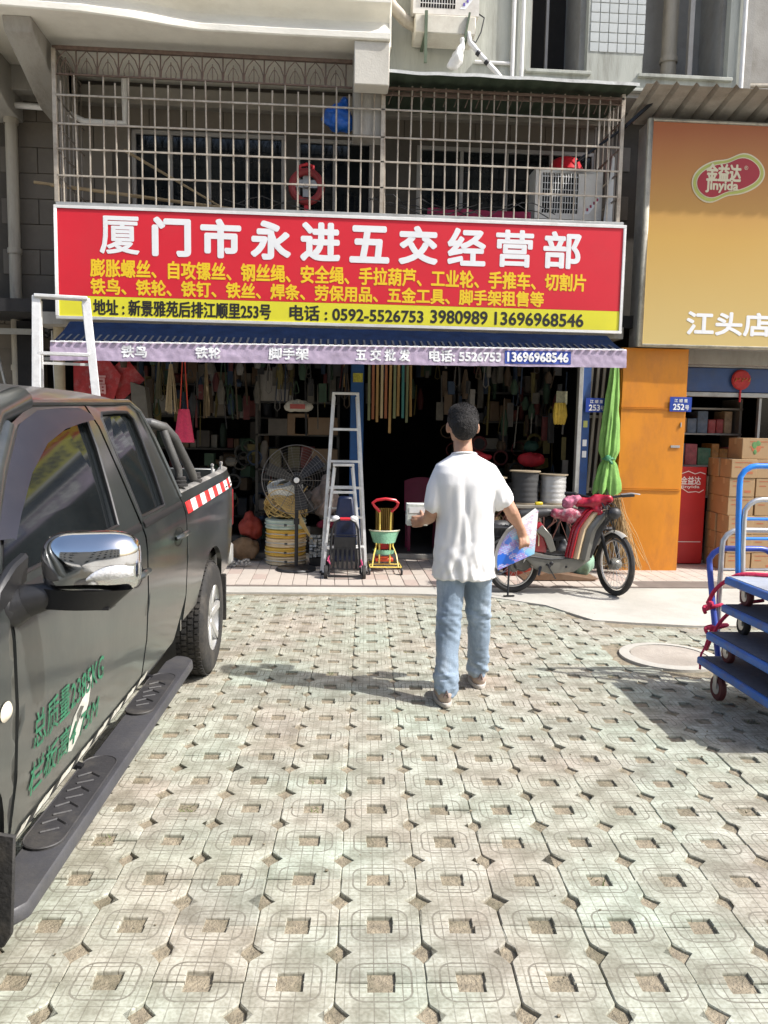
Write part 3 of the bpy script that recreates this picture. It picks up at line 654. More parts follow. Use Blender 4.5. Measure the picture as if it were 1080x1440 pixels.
for (a, b_), l in zip(poles, ['steepest bamboo pole leaning behind the left cage bars', 'upper of two long low bamboo poles poking out of the cage on the left', 'lower of two long low bamboo poles lying behind the cage bars']):
    single('bamboo_pole', B().tube([Vector(a).lerp(Vector(b_), i/8) for i in range(9)], [.017-.001*i for i in range(9)], 7), bam, l, 'pole')
q = B()
for k in range(9):
    x0 = rnd.uniform(-1.2, 1.5); q.tube([(x0+i*.12, CY-.02+rnd.uniform(-.01, .08), 3.72+.10*math.sin(i*.7+k)*rnd.uniform(.2, 1)+.02*k/3) for i in range(9)], .005, 4)
single('cable_tangle', q, blackm, 'loose tangled wires drooping along the bottom of the window cage', 'cables')

# ================================================================ NEIGHBOUR SHOP (right)
pipe_l = None
js = thing('billboard', 'large orange to yellow billboard with a red oval brand badge over the neighbouring shop', 'billboard', (4.7, 8.4, 2.41))
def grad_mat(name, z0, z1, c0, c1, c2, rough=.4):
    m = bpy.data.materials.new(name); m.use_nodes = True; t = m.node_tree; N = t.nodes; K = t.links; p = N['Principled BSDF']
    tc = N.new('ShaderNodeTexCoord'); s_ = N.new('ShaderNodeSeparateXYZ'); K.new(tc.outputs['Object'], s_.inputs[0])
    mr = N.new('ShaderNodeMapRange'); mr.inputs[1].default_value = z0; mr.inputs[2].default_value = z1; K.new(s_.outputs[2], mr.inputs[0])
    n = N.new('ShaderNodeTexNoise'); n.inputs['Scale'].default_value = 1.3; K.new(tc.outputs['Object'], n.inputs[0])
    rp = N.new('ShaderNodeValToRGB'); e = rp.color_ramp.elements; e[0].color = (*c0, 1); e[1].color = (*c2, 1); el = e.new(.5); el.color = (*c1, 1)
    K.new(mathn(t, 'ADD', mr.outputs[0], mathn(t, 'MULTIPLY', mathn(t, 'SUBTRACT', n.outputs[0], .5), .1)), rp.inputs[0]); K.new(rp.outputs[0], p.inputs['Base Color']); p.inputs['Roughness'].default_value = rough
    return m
# yellow to orange print, its head darkened by canopy shade put into the colour
part('print_face', B().box(3.25, 6.5, 8.296, 8.30, 2.44, 4.66), grad_mat('shaded orange print gradient', .03, 2.2, (.56, .42, .16), (.52, .31, .07), (.36, .10, .016)), js)
part('box_body', B().box(3.22, 6.53, 8.304, 8.6, 2.42, 4.68), galv, js)
part('frame', B().box(3.20, 3.248, 8.285, 8.33, 2.41, 4.69).box(3.248, 6.5, 8.285, 8.33, 2.41, 2.44).box(3.248, 6.5, 8.285, 8.33, 4.665, 4.69), M('chipped cream trim', (.50, .46, .36), .6, .1, .2, 9, .1, dirt=.7, dcol=(.16, .13, .10), dscale=6), js, .003)
# badge: leaning peanut shape
def peanut(a, b_, n=56, k=1.):
    o = []
    for i in range(n):
        t = 2*math.pi*i/n; rr = 1+.13*math.cos(2*t)-.10*math.cos(4*t)*.4
        x = a*math.cos(t)*(1+.06*math.cos(t)); z = b_*math.sin(t)*(1-.20*math.exp(-((math.cos(t)-.02)/.33)**2))
        x2 = x; z2 = z+.16*x*1.0+.022*math.sin(x*9)
        o.append((4.20+x2, 4.155+z2))
    return o
bc = (4.36, 4.155)
def sh(o): return [(x-.155, z-.02) for x, z in o]
part('badge_rim', B().prism(sh(peanut(.385, .235)), 8.290, 8.296), M('badge cream print', (.62, .56, .38), .4, 0, .03, 5, 0), js, smooth=False)
part('badge_band', B().prism(sh(peanut(.37, .22)), 8.287, 8.290), M('badge olive print', (.40, .42, .09), .4, 0, .1, 5, 0), js, smooth=False)
part('badge_inner_rim', B().prism(sh(peanut(.338, .188)), 8.284, 8.287), MC['badge cream print'], js, smooth=False)
part('badge_field', B().prism(sh(peanut(.328, .178)), 8.281, 8.284), M('badge red print', (.33, .012, .02), .4, 0, .08, 5, 0), js, smooth=False)
text(js, '金益达', 3.83, 4.19, 4.10, 4.265, 8.281, MC['badge cream print'], .007, nb=6)
text(js, 'Jinyida', 3.83, 4.17, 3.985, 4.10, 8.281, MC['badge cream print'], .005, nb=6)
text(js, '®', 4.225, 4.265, 4.22, 4.26, 8.281, MC['badge cream print'])
text(js, '江头店', 3.72, 4.62, 2.55, 2.78, 8.296, textw, .009, nb=8)
# ribbed canopy over it
cc = B()
def rib(u): u = (u/.2) % 1; return .035*max(0, 1-abs(u-.5)*6)
cc.grid(lambda u, v: (3.03+3.6*u, 8.62-.66*v, 4.74+.14*v+rib(3.6*u)), 216, 3)
single('ribbed_canopy', cc, M('grimy ribbed sheet', (.30, .275, .235), .7, .1, .25, 2.5, .15, dirt=.6, dcol=(.12, .10, .08)), 'grimy ribbed metal canopy jutting over the orange billboard', 'canopy')
single('canopy_brace', B().bar((2.98, 8.4, 4.62), (3.25, 8.25, 4.86), .03, .03).bar((2.5, 8.7, 4.3), (2.98, 8.4, 4.62), .02, .02), blackm, 'dark brace joining the cage corner and the ribbed canopy', 'brace')
# orange cladding box with three panels
op = M('orange sheet metal', (.60, .215, .010), .42, .0, .10, 1.5, .35, 3.5, dirt=.55, dcol=(.36, .12, .025), dscale=2.2, stretch=(1.6, 1, .7))
oc = thing('orange_pillar', 'bright orange sheet metal pillar with a blue 252 number plate', 'pillar', (3.45, 8.55, 0))
for i, (z0, z1) in enumerate([(.02, .905), (.913, 1.775), (1.782, 2.40)]):
    part('panel', B().grid(lambda u, v: (3.10+.70*u+(.035*(1-z1+.3*0) if 0 else 0), 8.40+.006*nz(u*2, v*2, i)-.004*math.sin(v*3.14), z0+(z1-z0)*v), 10, 12).box(3.10, 3.80, 8.412, 8.42, z0, z1), op, oc)
    part('panel_lip', B().box(3.10, 3.80, 8.386, 8.41, z1-.006, z1+.002), op, oc)
part('pillar_body', B().box(3.09, 3.82, 8.424, 8.9, .015, 2.41), op, oc, .006)
part('latch', B().box(3.66, 3.76, 8.385, 8.398, 1.36, 1.385).box(3.755, 3.765, 8.385, 8.398, 1.58, 1.63), galv, oc)
def plate(x0, x1, y, z0, z1, num, label, tail='号'):
    t = thing('number_plate', label, 'number plate', ((x0+x1)/2, y, z0))
    part('plate', B().box(x0, x1, y, y+.004, z0, z1), M('blue enamel', (.015, .05, .30), .35, 0, .08, 6, 0), t, .001)
    h = z1-z0
    text(t, num, x0+(x1-x0)*.16, x0+(x1-x0)*.66, z0+h*.12, z0+h*.52, y, textw, .0025)
    text(t, tail, x0+(x1-x0)*.70, x0+(x1-x0)*.88, z0+h*.12, z0+h*.45, y, textw, .001)
    text(t, '江 顺 里', x0+(x1-x0)*.2, x0+(x1-x0)*.8, z0+h*.64, z0+h*.86, y, textw, .001)
plate(3.62, 3.86, 8.38, 1.745, 1.90, '252', 'blue 252 house number plate on the orange pillar')
# the shop front beyond the pillar
bsh = M('dull blue fascia', (.035, .08, .22), .5, 0, .15, 5, .05, dirt=.3)
nf = thing('glazed_storefront', 'glazed front of the neighbouring food shop under a blue beam', 'shop front', (5, 9.0, 0))
part('blue_beam', B().box(3.83, 6.4, 8.93, 8.99, 1.99, 2.26), bsh, nf, .004)
part('rail', B().box(3.83, 6.4, 8.91, 9.0, 1.935, 1.985).box(3.83, 6.4, 8.92, 9.0, 2.265, 2.30), galv, nf, .003)
part('glass_pane', B().box(4.95, 6.4, 8.98, 8.988, 1.15, 1.93), glass, nf)
part('mullion', B().box(4.92, 4.948, 8.95, 9.0, .06, 1.93), galv, nf)
t = thing('paper_knot', 'round red festival ornament hung on the blue beam', 'ornament', (4.64, 8.9, 1.9))
part('knot', B().lathe([(0, -.02), (.1, -.015), (.115, 0), (.1, .01), (0, .01)], (4.66, 8.9, 2.13), 'y', 16), M('red paper', (.42, .02, .02), .6, 0, .3, 30, .3), t)
part('tassel', B().cyl((4.66, 8.9, 2.02), (4.66, 8.9, 1.88), .012, n=6), redm, t)
q = B(); 
for i in range(5): q.tube([(4.58+.04*i, 8.877, 2.11+.02*(i % 2)), (4.60+.04*i, 8.877, 2.15)], .005, 4)
part('gold_pattern', q, M('gold print', (.5, .3, .06), .4, .3), t)
# shelf rack with packets
rk = thing('goods_rack', 'rack of packaged food behind the gap beside the orange pillar', 'rack', (4.45, 9.5, 0))
for z in (.75, 1.12, 1.50, 1.80): part('shelf', B().box(3.85, 4.92, 9.3, 9.75, z, z+.02), wf, rk)
for x in (3.87, 4.88): part('upright', B().box(x, x+.03, 9.3, 9.75, .06, 1.93), wf, rk)
pc = [(.40, .05, .05), (.45, .33, .20), (.10, .22, .12), (.50, .12, .12), (.30, .24, .14), (.12, .16, .22), (.55, .25, .06)]
PMt = [M('packet print %d' % i, c, .5, 0, .35, 14, .1, dirt=.4, dcol=(.25, .2, .15), dscale=12) for i, c in enumerate(pc)]
for si, z in enumerate((.77, 1.14, 1.52)):
    x = 3.93; n = 0
    while x < 4.8:
        wd = rnd.uniform(.08, .17); h = rnd.uniform(.16, .28); c_ = rnd.randrange(7)
        o = single('food_packet', B().box(x, x+wd-.008, 9.32, 9.6, z+.001, z+h), PMt[c_], '%s food packet, %s from the left on the %s shelf behind the orange pillar' % (['red', 'tan', 'green', 'pinkish red', 'brown', 'slate', 'orange'][c_], ['first', 'second', 'third', 'fourth', 'fifth', 'sixth', 'seventh', 'eighth', 'ninth', 'tenth', 'eleventh'][n], ['lowest', 'middle', 'top'][si]), 'packet', group='food packets on the rack', bev=.006); x += wd; n += 1

rb = thing('red_display', 'tall red display board printed with the same brand, between orange pillar and cartons', 'display board', (4.1, 8.82, 0.06))
part('board', B().box(3.86, 4.28, 8.80, 8.84, .03, 1.14), M('red print board', (.42, .015, .015), .45, 0, .12, 3, .03, dirt=.3, dcol=(.2, .01, .01)), rb, .008)
text(rb, '金益达', 3.98, 4.21, .94, 1.03, 8.80, textw, .002)
text(rb, 'Jinyida', 3.98, 4.20, .89, .93, 8.80, textw, .001)
part('swirl', B().tube([(3.98, 8.796, 1.06), (3.96, 8.796, .98), (3.99, 8.796, .90), (4.07, 8.796, .85), (4.16, 8.796, .86), (4.20, 8.796, .85), (4.25, 8.796, .88)], .005, 5).tube([(3.98, 8.796, 1.06), (4.06, 8.796, 1.09), (4.14, 8.796, 1.06), (4.20, 8.796, 1.08), (4.26, 8.796, 1.06)], .005, 5), textw, rb)
part('footer_line', B().box(3.9, 4.25, 8.796, 8.798, .28, .287), textw, rb)
# cartons
cm = M('brown carton board', (.36, .235, .12), .8, 0, .14, 3, .08, 30, dirt=.3, dcol=(.25, .16, .08))
tape = M('carton tape', (.44, .31, .16), .35, 0, .1, 4, .02)
cpr = M('carton red print', (.40, .12, .05), .7); cgr = M('carton green print', (.10, .22, .07), .7)
cw, cd, chh = .29, .26, .205
def carton(loc, rz, label, group, wd=cw, dp=cd, h=chh):
    t = thing('carton', label, 'carton', loc, rz, group)
    part('box', B().box(-wd/2+.003, wd/2-.003, -dp/2+.003, dp/2-.003, 0, h-.003), cm, t, .004, local=True)
    part('tape', B().box(-wd/2-.0005+.003, wd/2-.0025, -.022, .022, h-.0035, h-.0022).box(-wd/2+.0015, -wd/2+.0025, -.022, .022, h-.07, h-.003), tape, t, local=True)
    part('print', B().box(-wd*.36, wd*.30, -dp/2+.0015, -dp/2+.0025, h*.80, h*.84).box(-wd*.36, -wd*.1, -dp/2+.0015, -dp/2+.0025, h*.55, h*.6).box(wd*.1, wd*.34, -dp/2+.0015, -dp/2+.0025, h*.22, h*.34), cpr, t, local=True, smooth=False)
    return t
c0 = None
CG = 'brown cartons stacked behind the hand trucks'
RN = ['bottom row', 'second row up', 'third row up', 'fourth row up', 'fifth row up', 'top row']; CNm = ['leftmost', 'second', 'third', 'fourth', 'fifth']
for row in range(6):
    for col in range(5):
        for dep in range(2 if col == 0 else 1):
            loc = (4.49+col*cw+rnd.gauss(0, .006), 8.52+dep*cd+rnd.gauss(0, .008), .02+row*chh); rz = rnd.gauss(0, .015)
            lb_ = 'brown carton, %s of the big stack, %s' % (RN[row], (CNm[col]+' column at the front') if not dep else 'behind the leftmost front one')
            if c0 is None: c0 = carton(loc, rz, lb_, CG)
            else: dup(c0, loc, rz, lb_)
t = carton((4.78, 8.58, .02+6*chh), .02, 'longer fruit carton with green and red print on top of the carton stack', None, .62, .3, .23)
part('leaf_print', B().ell((-.17, -.149, .15), (.03, .0015, .04)).ell((-.13, -.149, .17), (.03, .0015, .03)).ell((-.16, -.149, .08), (.02, .0015, .03)), cgr, t, local=True)
part('fruit_print', B().ell((-.15, -.1485, .12), (.055, .001, .05)).ell((.06, -.1485, .12), (.05, .001, .05)).ell((.19, -.1485, .12), (.05, .001, .05)), cpr, t, local=True)

# ---------------------------------------------------------------- stacked hand trucks
tb = M('blue painted deck', (.035, .14, .46), .5, 0, .15, 6, .1, dirt=.7, dcol=(.14, .12, .11), dscale=9)
tbb = M('bright blue tube', (.02, .22, .72), .32, 0, .1, 6, .05, dirt=.5, dcol=(.12, .2, .38), dscale=14)
tbd = M('indigo tube', (.05, .09, .42), .35, 0, .12, 6, .05, dirt=.3)
gt = M('silver tube', (.55, .54, .52), .35, .7, .1, 8, .05)
rb_m = M('dark red rubber', (.09, .018, .02), .6, 0, .2, 9, .1)
matm = M('deck mat', (.075, .085, .11), .8, 0, .2, 30, .4, 150)
def uhandle(x0, x1, y0, z0, h, lean, r, m, t, bars=()):
    pts = [(x0, y0, z0), (x0-.005, y0+lean*.5, z0+h*.5), (x0, y0+lean*.85, z0+h-.12)]+[(x0+.10-.10*math.cos(R(a)), y0+lean*.97, z0+h-.10+.10*math.sin(R(a))) for a in (20, 45, 70, 90)]
    pts += [(x1-.10+.10*math.sin(R(a)), y0+lean*.97, z0+h-.10+.10*math.cos(R(a))) for a in (0, 20, 45, 70)]+[(x1, y0+lean*.85, z0+h-.12), (x1, y0, z0)]
    part('handle', B().tube(pts, r, 12), m, t)
    for bz, br in bars: part('handle_crossbar', B().cyl((x0, y0+lean*bz/h, z0+bz), (x1, y0+lean*bz/h, z0+bz), br, n=8), m, t)
def htruck(dx, dy, z, rz, label, mk):
    t = thing('hand_truck', label, 'hand truck', (0, 0, 0), 0, 'platform hand trucks stacked on the right')
    X0, X1, Y0, Y1 = 2.29+dx, 2.91+dx, 3.52+dy, 4.42+dy
    part('deck', B().box(X0, X1, Y0, Y1, z-.045, z), tb, t, .008)
    part('deck_mat', B().box(X0+.02, X1-.02, Y0+.02, Y1-.02, z+.0005, z+.004), matm if mk != 0 else M('pale top deck mat', (.34, .37, .42), .6, 0, .15, 10, .2, dirt=.4), t)  # topmost deck gets a paler mat colour than the lower ones
    for cx, cy in ((X0+.09, Y0+.1), (X1-.09, Y0+.1), (X0+.09, Y1-.1), (X1-.09, Y1-.1)):
        wr, wz = (.074, z-.158) if mk == 3 else (.056, z-.100); k = wr/.056
        c = part('caster', B().lathe([(.0, -.018), (.028*k, -.018), (.030*k, -.012)], (cx, cy, wz), 'x', 20).box(cx-.024, cx-.019, cy-.02, cy+.02, wz, z-.047).box(cx+.019, cx+.024, cy-.02, cy+.02, wz, z-.047).box(cx-.03, cx+.03, cy-.035, cy+.035, z-.052, z-.045), gt, t)
        part('wheel', B().lathe([(.026*k, -.016), (.050*k, -.017), (wr, -.010), (wr, .010), (.050*k, .017), (.026*k, .016)], (cx, cy, wz), 'x', 24), rb_m if mk != 2 else rubber, c)
    if mk == 0: uhandle(X0+.10, X1-.02, Y1+.03, z, .64, .06, .0165, tbb, t, ((.33, .009), (.215, .009)))
    if mk == 1: uhandle(2.365, X1-.02, 4.58, z-.3+.02, .84, .04, .0155, gt, t, ((.6, .009),))
    if mk == 2: uhandle(X0+.155, X1-.02, Y1+.05, z, .60, .05, .0155, gt, t, ())
    if mk == 3: uhandle(2.325, X1-.02, 4.50, z-.03, .62, .20, .0175, tbd, t, ())
    return t
htruck(.01, .02, .70, 0, 'topmost hand truck with a bright blue handle and pale deck mat', 0)
htruck(-.02, -.02, .545, 0, 'second hand truck from the top, silver handle, grey deck', 2)
htruck(-.115, -.05, .39, 0, 'third hand truck from the top with a low silver handle', 1)
htruck(-.14, -.01, .235, 0, 'lowest hand truck of the stack, standing on the paving, indigo handle', 3)
rr_ = M('red binding rope', (.50, .02, .07), .8, 0, .2, 60, .4)
def sm(pts, k=4):
    P_ = [Vector(p) for p in pts]; o = []
    for i in range(len(P_)-1):
        a, b, c, d = P_[max(i-1, 0)], P_[i], P_[i+1], P_[min(i+2, len(P_)-1)]
        for j in range(k):
            t = j/k; o.append(.5*((2*b)+(c-a)*t+(2*a-5*b+4*c-d)*t*t+(3*b-a-3*c+d)*t**3))
    return o+[P_[-1]]
rt = thing('binding_rope', 'red cloth rope tied around the handles and decks of the stacked hand trucks', 'rope', (2.3, 4.4, .0))
part('rope', B().tube(sm([(2.30, 4.62, .50), (2.31, 4.55, .60), (2.35, 4.47, .68), (2.42, 4.43, .715), (2.6, 4.38, .716), (2.9, 4.36, .712)]), .012, 7).tube(sm([(2.30, 4.60, .22), (2.27, 4.50, .30), (2.29, 4.46, .40), (2.33, 4.44, .47), (2.40, 4.41, .54), (2.52, 4.39, .57)]), .011, 7).tube(sm([(2.29, 4.62, .46), (2.31, 4.57, .49), (2.37, 4.58, .50), (2.36, 4.64, .48), (2.30, 4.66, .47), (2.29, 4.62, .44)]), .011, 7).tube(sm([(2.28, 4.56, .36), (2.31, 4.50, .38), (2.38, 4.52, .39), (2.37, 4.60, .37), (2.30, 4.62, .35), (2.28, 4.56, .33)]), .011, 7), rr_, rt)
part('knot', B().ell((2.30, 4.58, .50), (.022, .02, .025), 8).ell((2.29, 4.52, .37), (.022, .02, .02), 8), rr_, rt)
part('tail', B().tube(sm([(2.28, 4.52, .36), (2.22, 4.46, .27), (2.17, 4.40, .24), (2.15, 4.36, .17)]), .007, 5), rr_, rt)

# ================================================================ SHOP GOODS
def ladder(name, label, xc, y, w0, w1, h, depth, zs, m=alu, rz=0, rail=.026, wide=.028, top=True, lean=0):
    """A-frame step ladder; w0/w1 widths at foot/top"""
    t = thing(name, label, 'ladder', (xc, y, 0), rz)
    for sx in (-1, 1):
        part('front_rail', B().bar((sx*w0/2, 0, 0), (sx*w1/2+lean, depth*.5, h), wide, rail, (0, 1, 0)), m, t, .002, local=True)
        part('rear_rail', B().bar((sx*(w0/2-.01), depth, 0), (sx*(w1/2-.01)+lean, depth*.55, h-.03), wide*.8, rail*.7, (0, 1, 0)), m, t, .002, local=True)
        part('foot', B().box(sx*w0/2-.02, sx*w0/2+.02, -.02, .02, 0, .05), black, t, .003, local=True)
    for z in zs:
        u = z/h; ww = w0+(w1-w0)*u
        part('step', B().box(-ww/2+lean*u+.012, ww/2+lean*u-.012, depth*.5*u-.028, depth*.5*u+.04, z-.018, z+.006), m, t, .002, local=True)
    if top: part('top_cap', B().box(-w1/2+lean-.014, w1/2+lean+.014, depth*.5-.05, depth*.5+.07, h-.01, h+.014), m, t, .004, local=True)
    for z in (h*.35, h*.8):
        u = z/h; ww = w0+(w1-w0)*u; part('spreader', B().bar((-ww/2+lean*u, depth*(1-.45*u), z), (ww/2+lean*u, depth*(1-.45*u), z), .012, .02), m, t, local=True)
    return t
ladder('step_ladder', 'tall aluminium step ladder standing before the blue post in the shop entrance', .165, 8.12, .46, .25, 1.86, .5, (.3, .6, .9, 1.17, 1.50), wide=.03)
ladder('step_ladder', 'short aluminium step ladder nested in front of the tall one by the blue post', .15, 8.02, .40, .19, 1.13, .35, (.3, .58, .86), wide=.024)
ladder('step_ladder', 'sunlit aluminium step ladder rising behind the pickup truck roof on the left', -1.90, 6.15, .60, .35, 2.46, .5, (.4, .8, 1.2, 1.62, 2.04), wide=.06, rail=.05, rz=.22, lean=-.09)
blp = thing('blue_post', 'blue painted steel post in the middle of the shop entrance with a yellow sticker', 'post', (.33, 9.2, 0))
part('post', B().box(.235, .385, 9.10, 9.2, .05, 2.6), M('blue post paint', (.015, .085, .26), .5, 0, .15, 4, .05, dirt=.35, dcol=(.03, .05, .1)), blp, .006)
part('sticker', B().box(.26, .37, 9.092, 9.096, 2.02, 2.12), M('yellow sticker', (.5, .45, .05), .6, 0, .5, 60, 0), blp)
# pedestal fan
fn = thing('pedestal_fan', 'large black pedestal fan with wire guard left of the ladders', 'fan', (-.33, 8.3, .02))
FX, FY, FZ = -.33, 8.32, .965
part('base', B().lathe([(0, .02), (.205, .02), (.21, .035), (.20, .05), (.05, .065), (0, .065)], (FX, 8.30, 0), n=36), black, fn)
part('pole', B().cyl((FX, 8.33, .06), (FX, 8.33, FZ-.04), .019, n=12).cyl((FX, 8.33, .5), (FX, 8.33, .56), .03, n=12), blackm, fn)
part('motor', B().lathe([(0, .18), (.05, .17), (.075, .1), (.075, .03), (.03, .02), (0, .02)], (FX, FY, FZ), 'y', 16), blackm, fn)
part('hub_badge', B().lathe([(0, -.082), (.026, -.08), (.03, -.07), (0, -.07)], (FX, FY, FZ), 'y', 16), white, fn)
bm_ = M('dark grey fan blade', (.035, .035, .038), .3, .5, .1, 5, .03)
for a0 in (160, 280, 40):
    def bl(u, v, a0=a0):
        rr = .05+.27*u; wd = .035+.035*u; a = R(a0); s_ = (v-.5)*wd*2
        return (FX+rr*math.cos(a)-s_*math.sin(a), FY+.0+.28*s_, FZ+rr*math.sin(a)+s_*math.cos(a))
    part('blade', B().grid(bl, 8, 4), bm_, fn)
g = B(); 
for k in range(18): a = R(k*20); g.tube([(FX+.045*math.cos(a), FY-.075, FZ+.045*math.sin(a)), (FX+.2*math.cos(a), FY-.085, FZ+.2*math.sin(a)), (FX+.33*math.cos(a), FY-.05, FZ+.33*math.sin(a)), (FX+.36*math.cos(a), FY+.01, FZ+.36*math.sin(a)), (FX+.30*math.cos(a), FY+.09, FZ+.30*math.sin(a))], .0011 if k % 3 else .0026, 4)
for rr_0 in [.36]+[.06+.027*i for i in range(11)]:
    yy = FY-.08+(.03*max(0, (rr_0-.25)/.1)); g.tube([(FX+rr_0*math.cos(a*.157), yy if rr_0 < .36 else FY+.01, FZ+rr_0*math.sin(a*.157)) for a in range(40)], .0011 if rr_0 < .36 else .0045, 4, closed=True)
part('wire_guard', g, M('dull guard wire', (.20, .19, .18), .45, .5, .1, 8, 0), fn)
# hose rolls
ym = M('yellow pvc hose', (.74, .46, .08), .4, 0, .15, 9, .1); pm_ = M('pale wrapped hose', (.74, .58, .36), .5, 0, .15, 9, .1)
gw = M('green white wrap', (.50, .58, .48), .5, 0, .2, 9, .1)
def roll(z0, z1, m, label, dx=0, r=.222):
    t = thing('hose_roll', label, 'hose roll', (-.465+dx, 8.72, z0), 0, None)
    prof = [(.10, z0+.004)]
    k = 3
    for i in range(k):
        a, b_ = z0+(z1-z0)*i/k, z0+(z1-z0)*(i+1)/k; prof += [(r-.012, a+.003), (r, a+.012), (r, b_-.012), (r-.012, b_-.003)]
    prof += [(.10, z1-.004)]
    part('coil', B().lathe(prof, (-.465+dx, 8.72, 0), n=30), m, t)
    g_ = B(); g_.tube([(-.465+dx+(r+.001)*math.cos(a*.21), 8.72+(r+.001)*math.sin(a*.21), (z0+z1)/2+.004*math.sin(a)) for a in range(30)], .006, 4, closed=True)
    part('binding', g_, M('white strap', (.6, .58, .5), .5), t)
    part('label_mark', B().box(-.47+dx, -.44+dx, 8.72-r-.004, 8.72-r-.001, (z0+z1)/2-.012, (z0+z1)/2+.012), textk, t)
names = ['bottom yellow hose roll of the pile behind the fan', 'second yellow hose roll from the ground behind the fan', 'third yellow hose roll from the ground, middle of the pile', 'fourth hose roll of the pile, deep yellow', 'green and white wrapped hose roll above the yellow ones']
for i, (z0, z1, m) in enumerate([(.02, .12, pm_), (.12, .215, ym), (.215, .315, pm_), (.315, .41, ym), (.41, .52, gw)]): roll(z0, z1, m, names[i], rnd.uniform(-.012, .012))
q = B()
for k in range(60):
    a = rnd.uniform(0, 6.28); r0 = rnd.uniform(.12, .23); s0 = rnd.uniform(.0, .12)
    q.tube([(-.45+r0*math.cos(a+i*.13)*(1+.002*i)-.015*(k % 3), 8.72+r0*math.sin(a+i*.13)*1.0, .53+.25*abs(math.sin(i*.14+s0*9))*((k % 5)/5+.3)+s0) for i in range(24)], .0055, 4)
for k in range(12):
    q.tube([(-.60+.02*k+.24*u, 8.50-.015*k*0-.01*math.sin(u*3), .78-.9*u*(1-.0*u)*(.35+.03*k)+.5*u*u*(.2)) for u in [i/10 for i in range(11)]], .005, 4)
single('loose_hose', q, M('amber loose hose', (.60, .42, .15), .35, 0, .2, 9, .1), 'tangle of thin amber hose heaped on top of the hose rolls', 'hose coil')
t = thing('tape_roll', 'tilted white roll lying on top of the amber hose heap behind the fan', 'roll', (-.46, 8.68, .80))
part('roll_body', B().lathe([(.06, -.055), (.185, -.055), (.19, -.05), (.19, .05), (.185, .055), (.06, .055)], (0, 0, 0), n=28), M('white netted roll', (.66, .66, .60), .6, 0, .2, 30, .3), t, local=True)
t.rotation_euler = (R(12), R(-14), 0); t.location = (-.47, 8.68, .86)
# luggage cart
lc = thing('luggage_cart', 'small black folding luggage cart with a red grip before the ladders', 'cart', (.165, 7.92, .015))
q = B().tube([(.01, 7.93, .05), (.03, 7.95, .35), (.04, 7.96, .50), (.07, 7.965, .57), (.13, 7.97, .60), (.21, 7.97, .60), (.27, 7.965, .57), (.30, 7.96, .50), (.31, 7.95, .35), (.33, 7.93, .05)], .0125, 8)
part('frame', q, blackm, lc)
part('grip', B().cyl((.12, 7.968, .603), (.22, 7.968, .603), .016, n=10), redm, lc)
q = B(); q.bar((0, 7.93, .10), (.34, 7.93, .10), .012, .012).bar((.03, 7.95, .30), (.31, 7.95, .30), .010, .010).bar((.04, 7.955, .44), (.30, 7.955, .44), .008, .008)
for i in range(6): xx = .055+i*.046; q.bar((xx, 7.94, .10), (xx, 7.95, .30), .024, .01)
q.bar((0, 7.80, .05), (.34, 7.80, .05), .03, .02).box(.06, .28, 7.955, 7.965, .30, .42).bar((.01, 7.80, .05), (.01, 7.93, .07), .014, .014).bar((.33, 7.80, .05), (.33, 7.93, .07), .014, .014)
part('back_slats', q, blackm, lc)
for xx in (-.02, .36): 
    wq = part('wheel', B().lathe([(.02, -.018), (.066, -.018), (.072, -.012), (.072, .012), (.066, .018), (.02, .018)], (xx, 7.86, .078), 'x', 24), rubber, lc)
    part('wheel_hub', B().lathe([(0, -.012), (.024, -.012), (.024, .012), (0, .012)], (xx, 7.86, .078), 'x', 12), galv, wq)
part('cord', B().tube([(.0, 7.92, .20), (.015, 7.91, .24), (-.005, 7.92, .19), (.02, 7.9, .16), (0, 7.9, .22)], .007, 6).tube([(.33, 7.92, .20), (.345, 7.91, .16), (.32, 7.9, .13), (.35, 7.9, .12), (.33, 7.9, .2)], .007, 6), M('pink elastic cord', (.5, .06, .16), .6), lc)
single('navy_bag', B().prism([(.05, .15), (.29, .15), (.27, .60), (.25, .82), (.10, .82), (.07, .60)], 8.06, 8.14), M('navy wrapped goods', (.006, .012, .04), .4, 0, .3, 6, .2, dirt=.2), 'navy blue wrapped bundle tied inside the ladder behind the luggage cart', 'bundle', bev=.02)
t = thing('bubble_packs', 'two clear blister packs hanging behind the red grip of the luggage cart', 'packs', (.165, 8.03, .55))
part('pack', B().ell((.075, 8.03, .60), (.04, .015, .03), 10), textw, t); part('pack', B().ell((.255, 8.03, .60), (.04, .015, .03), 10), textw, t)
# folding stroller chair
st = thing('toy_stroller', 'yellow framed stroller chair with green woven seat and red push handle', 'stroller', (.585, 8.2, .015))
yt = M('yellow tube', (.72, .55, .12), .4, 0, .08, 8, .03); gwv = M('green woven band', (.20, .42, .27), .6, 0, .25, 60, .5)
part('push_handle', B().tube([(.525, 8.14, .66), (.47, 8.12, .72), (.45, 8.10, .755), (.49, 8.09, .785), (.58, 8.085, .80), (.68, 8.09, .785), (.71, 8.10, .755), (.70, 8.12, .72), (.645, 8.14, .66)], .015, 8), redm, st)
q = B().tube([(.525, 8.14, .665), (.53, 8.16, .60), (.53, 8.18, .12)], .009, 8).tube([(.645, 8.14, .665), (.64, 8.16, .60), (.64, 8.18, .12)], .009, 8)
q.tube([(.43, 8.22, .10), (.585, 8.25, .10), (.75, 8.22, .10)], .008, 6).tube([(.43, 8.05, .10), (.75, 8.05, .10)], .008, 6).tube([(.43, 8.05, .10), (.43, 8.4, .10), (.75, 8.4, .10), (.75, 8.05, .10)], .008, 6)
